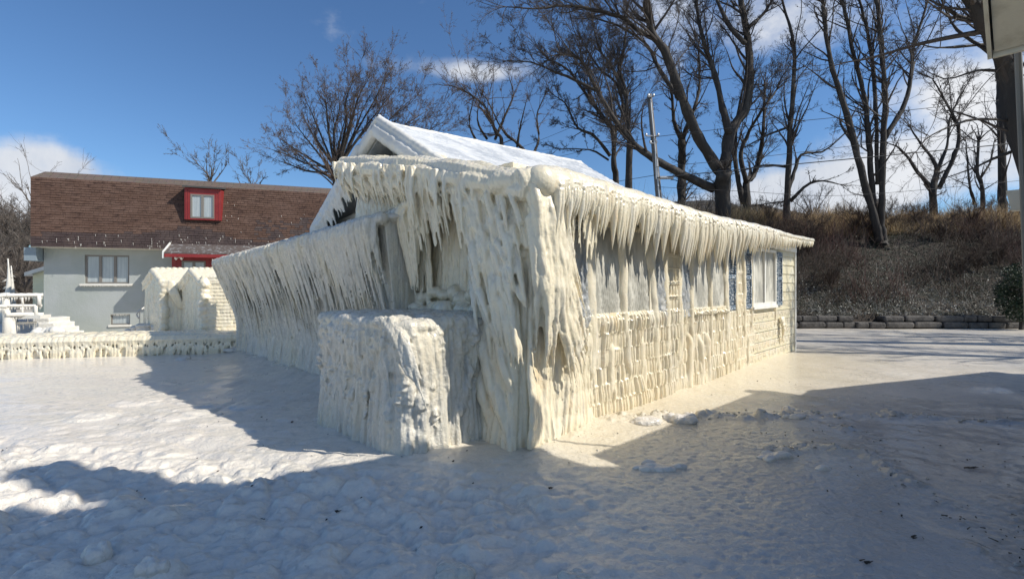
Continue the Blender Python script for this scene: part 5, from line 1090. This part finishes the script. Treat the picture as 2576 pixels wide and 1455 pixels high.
# the great maple behind the roof
hand_tree('bare_tree', 'massive leafless maple whose huge lowest limb reaches left over the roof', 24, [
    ([(1818, 540), c5(1700, 1320), c5(1712, 1210)], .50, .42, 0),
    ([c5(1712, 1240), c5(1600, 1080), c5(1500, 900), c5(1400, 640), c5(1300, 370), c5(1220, 260), c5(1180, 150), c5(1160, 0), c5(1150, -200)], .34, .12, -2),
    ([c5(1215, 270), c5(1100, 210), c5(1000, 130), c5(800, 70), c5(600, 40), c5(400, 60), c5(180, 50)], .16, .025, -3),
    ([c5(1715, 1240), c5(1750, 950), c5(1870, 740), c5(1890, 400), c5(1865, 180), c5(1830, 0), c5(1800, -260)], .34, .12, 1),
    ([c5(1860, 310), c5(1740, 170), c5(1660, 0), c5(1600, -150)], .15, .06, 1),
    ([c5(1750, 950), c5(1690, 700), c5(1640, 500), c5(1570, 300), c5(1520, 60), c5(1500, -200)], .22, .06, 2),
    ([c5(1640, 1330), c5(1400, 1220), c5(1200, 1110), c5(1060, 1000), c5(930, 830), c5(800, 600), c5(700, 420), c5(560, 380)], .26, .05, -2),
    ([c5(1890, 190), c5(1990, 100), c5(2050, 0), c5(2100, -120)], .12, .05, 1),
    ([c5(1400, 700), c5(1300, 560), c5(1230, 440), c5(1170, 320), c5(1000, 200), c5(800, 130)], .15, .04, 1),
    ([c5(850, 660), c5(650, 560), c5(480, 490), c5(350, 440), c5(180, 430)], .10, .02, -1)], dens=1.0, ratio=.45)
hand_tree('bare_tree', 'thick dark tree leaning in at the right edge, forking beside the boxed eave', 12.5, [
    ([(2640, 640), (2600, 440), c6(1900, 900), c6(1830, 560), c6(1760, 340), c6(1640, 130), c6(1560, 0), c6(1500, -150)], .36, .15, 0),
    ([c6(1800, 420), c6(1840, 200), c6(1900, 0), c6(1950, -200)], .22, .10, .5),
    ([c6(1700, 370), c6(1560, 280), c6(1440, 180), c6(1360, 0)], .07, .02, .5), ([c6(1690, 310), c6(1430, 335), c6(1300, 335), c6(1200, 310)], .045, .012, -.5),
    ([c6(1640, 140), c6(1480, 120), c6(1400, 60), c6(1270, 0)], .07, .02, -1), ([c6(1850, 850), c6(1600, 840), c6(1400, 900), c6(1250, 980), c6(1180, 1070)], .042, .012, -1), ([c6(1900, 1050), c6(1700, 1130), c6(1600, 1180), c6(1380, 1260)], .05, .012, .5),
    ([c6(1740, 500), c6(1600, 500), c6(1400, 560), c6(1250, 500)], .045, .01, .7)], dens=.8, ratio=.38, rmin=.003)
hand_tree('bare_tree', 'bare tree of many tall upright stems rising from one stump on the bank', 22.6, [
    ([(2218, 615), c6(905, 1600), c6(905, 1450)], .38, .20, 0), ([(2212, 612), c6(880, 1520), c6(760, 1080), c6(700, 830), c6(600, 520), c6(540, 200), c6(520, 0), c6(500, -200)], .22, .06, -.6), ([(2216, 612), c6(885, 1500), c6(850, 1050), c6(820, 720), c6(740, 380), c6(660, 0), c6(620, -200)], .19, .06, .6),
    ([(2222, 612), c6(935, 1500), c6(950, 1000), c6(960, 640), c6(930, 300), c6(905, 0), c6(900, -220)], .20, .07, -.3), ([c6(910, 1300), c6(890, 650), c6(850, 300), c6(780, 0), c6(740, -200)], .12, .05, 1), ([c6(955, 980), c6(1090, 750), c6(1150, 500), c6(1160, 330), c6(1250, 50), c6(1290, -150)], .14, .04, .4)],
    dens=.9, ratio=.32, up=.09)
hand_tree('bare_tree', 'slim bare tree with one long arched side limb, right of the great maple', 24.5, [
    ([c6(265, 1500), c6(285, 1100), c6(290, 900), c6(320, 500), c6(310, 270), c6(250, 60), c6(200, -150)], .20, .05, 0), ([c6(280, 1330), c6(320, 1220), c6(370, 1090), c6(520, 1070), c6(680, 940)], .13, .03, .5),
    ([c6(290, 1420), c6(400, 1310), c6(510, 1275), c6(640, 1300)], .11, .03, -1), ([c6(285, 1180), c6(140, 1165), c6(0, 1190), c6(-120, 1230)], .09, .02, .6), ([c6(270, 1420), c6(180, 1430), c6(20, 1455)], .06, .02, 0), ([c6(270, 900), c6(120, 960), c6(-10, 1030)], .08, .03, 0)], dens=.8, ratio=.36)
hand_tree('bare_tree', 'crooked low bare tree forking twice, in the gap before the clouds', 27, [
    ([c6(1305, 1470), c6(1300, 1330), c6(1330, 1190)], .24, .18, 0), ([c6(1300, 1340), c6(1180, 1200), c6(1080, 1060), c6(980, 1010)], .14, .03, 0), ([c6(1330, 1200), c6(1300, 1130), c6(1200, 1000), c6(1140, 900)], .12, .04, .5),
    ([c6(1340, 1330), c6(1430, 1140), c6(1480, 1000), c6(1470, 870), c6(1400, 740), c6(1300, 560)], .15, .04, -.5), ([c6(1330, 1200), c6(1400, 1020), c6(1415, 850), c6(1480, 700), c6(1560, 560)], .10, .03, .5)], dens=.85, ratio=.38, curl=.22)
hand_tree('bare_tree', 'straight plain trunk standing close to the right-hand eave', 29, [
    ([c6(1790, 1440), c6(1785, 1000), c6(1765, 700), c6(1770, 300), c6(1760, -50)], .28, .10, 0)], dens=.35, ratio=.3)
hand_tree('bare_tree', 'small forked tree between the crooked one and the straight trunk', 29, [
    ([c6(1650, 1455), c6(1640, 1300), c6(1610, 1200), c6(1620, 1000)], .17, .07, 0), ([c6(1590, 1440), c6(1560, 1320), c6(1545, 1180), c6(1530, 1000)], .10, .03, 0), ([c6(1630, 1260), c6(1700, 1150), c6(1730, 1000)], .09, .03, 0)], dens=.6, ratio=.34, curl=.22)
hand_tree('bare_tree', 'pair of thin trunks crossing just behind the great maple', 28, [
    ([(1880, 545), c5(1870, 1290), c5(1910, 1250), c5(1960, 1120), c5(1990, 900), c5(2000, 600)], .32, .07, 0), ([c5(1850, 1440), c5(1800, 1200), c5(1790, 1050), c5(1810, 800), c5(1850, 600)], .20, .06, .5), ([c5(1870, 1290), c5(1830, 1100), c5(1880, 950), c5(1990, 760), c5(2080, 640)], .18, .05, 0)], dens=.9, ratio=.40)
hand_tree('bare_tree', 'upright tree with a V fork seen just left of the maple trunk', 30, [
    ([(1713, 505), c5(1415, 1200), c5(1415, 980)], .33, .27, 0), ([c5(1410, 980), c5(1360, 850), c5(1345, 650), c5(1330, 450)], .17, .06, 0), ([c5(1420, 980), c5(1490, 800), c5(1540, 600), c5(1530, 300)], .17, .06, 0)], dens=1.0, ratio=.40)
hand_tree('bare_tree', 'trunk right behind the utility pole leaning over the iced roof', 27, [
    ([(1580, 460), c5(1045, 1000), c5(1025, 850), c5(1020, 650), c5(975, 500), c5(1000, 380), c5(1030, 150)], .27, .06, 0), ([c5(1020, 680), c5(920, 470), c5(830, 340), c5(790, 180)], .13, .03, 0)], dens=1.0, ratio=.42)
hand_tree('bare_tree', 'double-stemmed bare tree above the far end of the snowy roof ridge', 29, [
    ([(1548, 450), c5(935, 1150), c5(930, 930), c5(870, 840), c5(760, 700), c5(620, 500), c5(480, 420)], .26, .05, 0), ([c5(930, 960), c5(1000, 800), c5(960, 600), c5(830, 480), c5(720, 300)], .16, .04, 0), ([c5(910, 1100), c5(800, 960), c5(680, 900), c5(600, 740), c5(510, 670)], .13, .03, 0), ([c5(900, 1130), c5(780, 1060), c5(640, 1050), c5(540, 1050)], .08, .02, 0)], dens=1.15, ratio=.42)
def fan_tree(label, x0, y0, Y, ends, r0, **kw):
    """round crown: a short trunk that splits into many limbs reaching the crown's edge"""
    specs = [([(x0, y0), (x0 - 4, y0 - 50), (x0 + 2, y0 - 95)], r0, r0 * .6, 0)]
    for (x, y) in ends:
        k = U(.25, .9); sx, sy = x0 - 3, y0 - 30 - 60 * k; mx, my = sx + (x - sx) * .42 + U(-8, 8), sy + (y - sy) * .50 + abs(x - sx) * .10
        m2x, m2y = sx + (x - sx) * .75 + U(-8, 8), sy + (y - sy) * .8 + abs(x - sx) * .03; specs.append(([(sx, sy), (mx, my), (m2x, m2y), (x, y)], r0 * U(.28, .42), .012, U(-2.5, 2.5)))
    return hand_tree('bare_tree', label, Y, specs, **kw)
fan_tree('round-crowned tree rising directly behind the gable peak and brown roof', 848, 500, 31, [(690, 400), (700, 345), (735, 300), (770, 255), (815, 225), (850, 230), (888, 205), (925, 200), (965, 205), (1000, 215), (1040, 245), (1080, 275), (1110, 310), (905, 240), (790, 330), (960, 270), (735, 380), (680, 375), (760, 290), (830, 270), (1010, 290), (940, 225), (870, 290), (1125, 330)], .30, dens=1.0, ratio=.32, fan=1.1, mt='twig_mid')
hand_tree('bare_tree', 'thinner open tree left of the maple, its twigs fanning over the ridge', 31, [
    ([(1262, 370), (1245, 330), (1220, 270), (1170, 230), (1130, 215)], .17, .04, 0), ([(1340, 400), (1300, 360), (1265, 330), (1225, 250)], .15, .04, 0), ([(1335, 400), (1355, 350), (1350, 290), (1370, 240)], .12, .03, 0), ([(1245, 350), (1270, 290), (1290, 240), (1280, 190)], .11, .03, 0), ([(1200, 360), (1180, 310), (1190, 250)], .1, .03, 0), ([(1300, 370), (1310, 310), (1325, 250)], .1, .02, 0), ([(1225, 350), (1200, 300), (1215, 220)], .1, .02, 0)], dens=.8, ratio=.36, mt='twig_mid')
hand_tree('bare_tree', 'distant small bare tree showing above the middle of the brown roof', 48, [
    ([(528, 480), (528, 450), (510, 425), (495, 410)], .16, .02, 0), ([(528, 465), (536, 430), (540, 408)], .12, .02, 0), ([(530, 468), (552, 440), (566, 420)], .11, .02, 0), ([(528, 465), (520, 430), (520, 410)], .11, .02, 0)], dens=1.0, ratio=.20, far=True, rmin=.009)
hand_tree('bare_tree', 'low distant treetop just left of the big round crown', 50, [
    ([(630, 485), (633, 465), (622, 448)], .14, .02, 0), ([(645, 485), (652, 465), (662, 450)], .12, .02, 0), ([(605, 485), (605, 465), (598, 450)], .12, .02, 0)], dens=1.0, ratio=.22, far=True, rmin=.009)
hand_tree('bare_tree', 'slender pale tree leaning out from behind the left end of the brown roof', 26, [
    ([(128, 640), (105, 560), (82, 520), (55, 480)], .13, .03, 0), ([(100, 560), (70, 545), (45, 530)], .06, .02, 0), ([(92, 530), (80, 500), (72, 478)], .05, .02, 0)], dens=.5, ratio=.3, far=True)
build_tree('bare_tree', 'bare tree standing right of the picture frame, its shadow striping the far ice', [(np.array([[17.5, 9.0, -.2], [17.3, 9.1, 2.5], [16.8, 9.2, 5], [16.2, 9.0, 9]]), .28, .08), (np.array([[17.3, 9.1, 2.5], [18.2, 9.6, 5], [18.8, 10, 8]]), .16, .06), (np.array([[17.0, 9.1, 4.2], [15.8, 9.8, 6], [15, 10.3, 7.4]]), .10, .04)], (17.5, 9, -.2), dens=.8, ratio=.42)
build_tree('bare_tree', 'second bare tree right of the picture frame near the foot of the bank', [(np.array([[22, 12.4, -.2], [21.8, 12.4, 3], [21.5, 12.6, 7], [21.2, 12.6, 11]]), .30, .08), (np.array([[21.8, 12.4, 3], [20.6, 12.0, 6], [19.8, 11.6, 8.5]]), .18, .05), (np.array([[21.7, 12.5, 4], [22.6, 13.3, 7], [23.2, 13.5, 9]]), .15, .05)], (22, 12.4, -.2), dens=.8, ratio=.42)
# woods at the far left and the shrubby far bank: copies of three grown shapes
protos = []
for i, (hh, nl) in enumerate(((7.5, 6), (6.0, 7), (3.2, 8))):
    limbs = []; 
    for k in range(nl):
        th_ = k * 2.4 + U(0, .6); sp = U(.25, .5) * hh; limbs.append((np.array([[0, 0, 0], [.1 * math.cos(th_), .1 * math.sin(th_), hh * .22], [sp * .45 * math.cos(th_), sp * .45 * math.sin(th_), hh * .5], [sp * math.cos(th_), sp * math.sin(th_), hh * U(.68, .85)]]), .022 * hh, .006 * hh))
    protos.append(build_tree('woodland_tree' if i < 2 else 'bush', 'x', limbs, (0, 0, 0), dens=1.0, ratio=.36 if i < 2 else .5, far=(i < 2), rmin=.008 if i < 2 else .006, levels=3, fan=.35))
    if i == 2:
        for ch in protos[-1].children: ch.name = 'stems' if 'trunk' in ch.name else 'twigs'; ch.data.materials.clear(); ch.data.materials.append(M['brush'])
labs = ['frosted leafless tree in the woodland left of the brown house', 'grey leafless tree in the woodland left of the brown house']
spots = []
for i in range(90): spots.append((U(-56, -31), U(31, 52)))
first = [True, True, True]
def place(i, x, y, z, sc, lab, group, cat='tree'):
    if first[i]: o_ = protos[i]; first[i] = False; o_.location = (x, y, z); o_.rotation_euler = (0, 0, U(0, 6)); o_.scale = (sc, sc, sc * U(.9, 1.15))
    else: o_ = copy_tree(protos[i], (x, y, z), U(0, 6), (sc, sc, sc * U(.9, 1.15)))
    o_['label'] = lab; o_['group'] = group; o_['category'] = cat; return o_
for (x, y) in [s for s in spots if s[0] / s[1] < -.985]: place(int(U(0, 1.99)), x, y, float(hill_z(np.array([x]), np.array([y]))[0]) - .2, U(.45, .8), 'bare pale tree in the woodland left of the brown house', 'woodland trees at the left')
for i in range(46):
    x = U(6, 62); y = U(34, 72); place(int(U(0, 1.99)), x, y, float(hill_z(np.array([x]), np.array([y]))[0]) - .3, U(.45, .75), 'small bare tree of the scrubby wood beyond the bank', 'scrub trees beyond the bank')
for i in range(30):
    X_, Y_, Z_2, D_ = on_hill(1, 5, 27, 1.2, 7.2); place(2, float(X_[0]), float(Y_[0]), float(Z_2[0]) - .1, U(.25, .55), 'leafless brown bush growing on the bank', 'brown bushes on the bank', 'bush')
for i in range(10):
    x = U(1, 34); y = U(25.5, 31); place(2, x, y, float(hill_z(np.array([x]), np.array([y]))[0]) - .1, U(.15, .3), 'leafless brush along the crest behind the trees', 'brush on the crest', 'bush')
# evergreen shrub at the right edge
eg = thing('evergreen_shrub', 'dark evergreen shrub at the right edge above the stone blocks', 'shrub', tuple(PX(2560, 717, 17.0)[:2]) + (0,))
c_ = PX(2568, 717, 17.0); o = MB(); o.tube([(c_[0], c_[1], 0), (c_[0] + .05, c_[1], .8), (c_[0], c_[1] + .05, 1.9)], [.07, .05, .02], 7); obj('trunk', o, M['bark'], eg)
n = 9000; v = rng.normal(0, 1, (n, 3)); v = unit(v) * rng.random((n, 1)) ** .4; ctr = c_ * [1, 1, 0] + np.array([0, 0, 1.35]); pts = ctr + v * [.75, .7, 1.1]; pts = pts[fbm(pts, 2.2, 2, 301) > -.22]
o = MB(); o.add(*leaves(pts[:, 0], pts[:, 1], pts[:, 2], rng.uniform(.02, .05, len(pts)))); obj('crown', o, M['evergreen'], eg)

# ------------------------------------------------------------------ utility pole and wires
up_ = thing('utility_pole', 'weathered grey utility pole standing in front of the trees behind the roof', 'utility pole', tuple(PX(1658, 717, 19)[:2]) + (0,))
o = MB(); p0, p1 = PX(1633, 238, 19), PX(1656, 490, 19); pb_ = p0 + (p1 - p0) * (p0[2] + .2) / (p0[2] - p1[2]); o.tube([pb_, p1, p0], [.15, .125, .095], 12); obj('pole_shaft', o, M['pole'], up_, smooth=True)
for (x, y, w_) in ((1640, 342, .24), (1643, 360, .12), (1637, 243, .10)):
    o = MB(); c_ = PX(x, y, 18.85); o.tube([c_ - [w_, 0, 0], c_ + [w_, 0, 0]], .03, 6)
    for s_ in (-1, 1): o.ball(c_ + [s_ * w_, 0, .05], (.05, .05, .07), 8, 6)
    obj('insulator_bracket', o, M['metal'], up_)
o = MB(); c_ = PX(1676, 447, 18.8); o.tube([c_ - [.26, 0, 0], c_ + [.26, 0, .01]], .065, 10); obj('splice_box', o, M['metal'], up_)
o = MB(); o.tube([PX(1650, 450, 18.8), PX(1648, 380, 18.82), PX(1636, 250, 18.85)], .02, 6); o.tube([PX(1652, 400, 18.83), PX(1655, 470, 18.83), PX(1660, 520, 18.83)], .03, 6); obj('conduit', o, M['metal'], up_)
def wire(pts, r, lab, Y0=18.9, Y1=19.0):
    r = r * .7; xs_ = [p[0] for p in pts]; P_ = np.array([PX(x, y, Y0 + (Y1 - Y0) * (x - xs_[0]) / (xs_[-1] - xs_[0])) for x, y in pts]); o = MB(); o.tube(crom(P_, 30), r, 5)
    tag(obj('power_line', o, M['black'], smooth=True), lab, 'cable', 'overhead lines')
wire([(1653, 447), (1883, 424), (2200, 394), (2557, 360), (2700, 345)], .028, 'thickest overhead cable, level with the splice box', 18.8, 17)
wire([(1643, 345), (1883, 317), (2200, 286), (2571, 246), (2700, 230)], .016, 'overhead line running from the upper bracket toward the right edge', 18.8, 17)
wire([(1640, 243), (1883, 189), (2204, 146), (2525, 96), (2700, 70)], .012, 'highest thin overhead line from the pole top', 18.8, 17)
wire([(1650, 420), (1883, 398), (2204, 360), (2571, 320), (2700, 305)], .014, 'thin overhead line a little above the thickest cable', 18.8, 17)
wire([(1652, 470), (1850, 480), (2100, 492), (2400, 470), (2700, 440)], .012, 'lowest sagging overhead wire across the clouds', 18.8, 18)
wire([(1640, 345), (1500, 372), (1400, 395), (1280, 420)], .012, 'thin wire running left from the upper bracket behind the roof', 18.8, 26)
wire([(1636, 246), (1500, 295), (1360, 352), (1290, 378)], .012, 'slanting wire running left from the pole top behind the roof', 18.8, 26)
wire([(1650, 440), (1560, 455), (1450, 475)], .016, 'wire running left from the splice box behind the roof', 18.8, 25)

# ------------------------------------------------------------------ ice lumps and litter on the ground
def lump(x, y, rx, ry, rz, lab, m='ice_white', nb_=10):
    Y = EYE * F / (y - HY); c = PX(x, y, Y); o = MB(); rx, ry, rz = rx * .78, ry * .78, rz * .75
    for i in range(nb_): k = rng.normal(0, .38, 2); o.ball((c[0] + k[0] * rx, c[1] + k[1] * ry, rz * .25), (rx * U(.35, .6), ry * U(.35, .6), rz * U(.5, .95)), 10, 7)
    o.ball((c[0], c[1], rz * .1), (rx * .8, ry * .8, rz * .7), 12, 8); V, Q, T_ = remesh(o, max(.007, rx * .05), 2, lambda V: .09 * rx * fbm(V, 1.3 / rx, 4, 5) + .006 * fbm(V, 35, 3, 6)); V[:, 2] += float(ground_z(np.array([[c[0]]]), np.array([[Y]]))[0, 0]) - .01
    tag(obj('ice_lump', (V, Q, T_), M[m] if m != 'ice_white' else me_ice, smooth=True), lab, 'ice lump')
lump(1618, 1066, .30, .16, .10, 'long low ice lump nearest the sunlit wall skirt'); lump(1722, 1062, .22, .15, .11, 'compact ice lump at the very edge of the shadow line')
lump(1655, 1178, .19, .10, .07, 'lone rounded ice lump on the pitted ice in the shade'); lump(1983, 1030, .11, .09, .07, 'small ice ball at the top of the three-lump cluster'); lump(2000, 1052, .16, .10, .07, 'flattened lump at the bottom of the three-lump cluster'); lump(1955, 1150, .20, .10, .07, 'ice heap with dark bits frozen into it')
lump(2070, 1182, .12, .06, .05, 'pale oval lump at the start of a slush line'); lump(240, 1400, .12, .10, .11, 'dome-shaped ice boulder standing alone at lower left', nb_=14); lump(385, 1446, .10, .08, .08, 'smooth ice boulder at the bottom edge of the picture', nb_=14)
lump(1155, 1440, .16, .11, .07, 'large glassy brownish ice hump at the bottom centre', 'ice_rough', 14); lump(1440, 1452, .12, .07, .05, 'thin shell of ice poking up at the bottom edge', 'ice_rough')
lump(590, 888, .30, .2, .12, 'rounded ice mound where the ledge meets the icicle wall'); lump(455, 905, .22, .15, .09, 'low mound of ice in front of the ledge wall')
lb = MB(); sc_ = MB()
for P_, n_, w_, s1 in (([(1.2, 5.6), (2.4, 5.75), (3.5, 5.9), (5.0, 5.75), (6.6, 5.2)], 260, .12, .030), ([(6.0, 3.6), (3.9, 2.9), (3.2, 2.3)], 260, .25, .030), ([(3.4, 5.75), (3.9, 5.0), (3.3, 4.3), (3.1, 3.4)], 70, .08, .016), ([(2.4, 4.55), (2.9, 4.65), (3.4, 4.5)], 50, .08, .025), ([(-1, 4.3), (.6, 4.75), (1.5, 5.4)], 90, .25, .014)):
    P_ = np.array(P_, float); L_ = np.linalg.norm(np.diff(P_, axis=0), axis=1); cL = np.concatenate([[0], np.cumsum(L_)])
    u = rng.uniform(0, cL[-1], n_); x = np.interp(u, cL, P_[:, 0]) + rng.normal(0, w_, n_); y = np.interp(u, cL, P_[:, 1]) + rng.normal(0, w_ * .7, n_); z = ground_z(x[None], y[None])[0]
    for a, b_, c_ in zip(x, y, z): r_ = (abs(rng.normal(0, s1 * .6)) + s1 * .2) * .5; sc_.ball((a, b_, c_ + r_ * .2), (r_ * U(.8, 1.5), r_ * U(.7, 1.2), r_ * .7), 7, 5)
V, Q, T_ = sc_.arrays(); V = V + .006 * np.stack([vnoise(V * 60, 71), vnoise(V * 60, 72), vnoise(V * 60, 73)], -1)
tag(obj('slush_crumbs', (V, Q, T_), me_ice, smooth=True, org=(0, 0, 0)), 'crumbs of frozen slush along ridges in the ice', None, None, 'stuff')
X = np.concatenate([rng.uniform(-5, 5, 150), rng.uniform(2.5, 5, 90)]); Y = np.concatenate([rng.uniform(2.6, 9, 150), rng.uniform(2.7, 5.2, 90)]); Z = ground_z(X[None], Y[None])[0]
for x, y, z in zip(X, Y, Z):
    s_ = U(.004, .012); th_ = U(0, 3.14); u_ = np.array([math.cos(th_), math.sin(th_), 0]); v_ = np.array([-math.sin(th_), math.cos(th_), .4]); c_ = np.array([x, y, z + .005]); lb.add([c_ - u_ * s_ * 1.6, c_ - v_ * s_ * .5, c_ + u_ * s_ * 1.5 + [0, 0, .004], c_ + v_ * s_ * .6 + [0, 0, .006]], [(0, 1, 2, 3)])
for (x, y, w_) in ((737, 1061, .022), (2443, 1178, .05), (2180, 1420, .03), (2300, 1352, .025), (660, 1283, .02), (850, 1283, .02), (1385, 1233, .02)):
    Yg = EYE * F / (y - HY); c_ = PX(x, y, Yg); c_[2] = float(ground_z(np.array([[c_[0]]]), np.array([[Yg]]))[0, 0]) + .006
    for i in range(6): d_ = rng.normal(0, w_ * .5, 3) * [1, .6, .2]; lb.tube([c_ + d_ - [w_ * .5, 0, 0], c_ + d_ + [w_ * .5, U(-.01, .01), .006]], [.005, .002], 5)
for i in range(60):
    x = U(2.9, 3.7); y = U(2.55, 3.3); c_ = np.array([x, y, float(ground_z(np.array([[x]]), np.array([[y]]))[0, 0]) + .01]); s_ = U(.004, .012); d_ = rng.normal(0, 1, 3) * [1, 1, .3]; lb.tube([c_ - d_ * s_, c_ + d_ * s_], [.004, .002], 5)
tag(obj('leaf_litter', lb, M['debris'], org=(0, 0, 0)), 'scattered dark bits of bark and leaves on the ice', None, None, 'stuff')
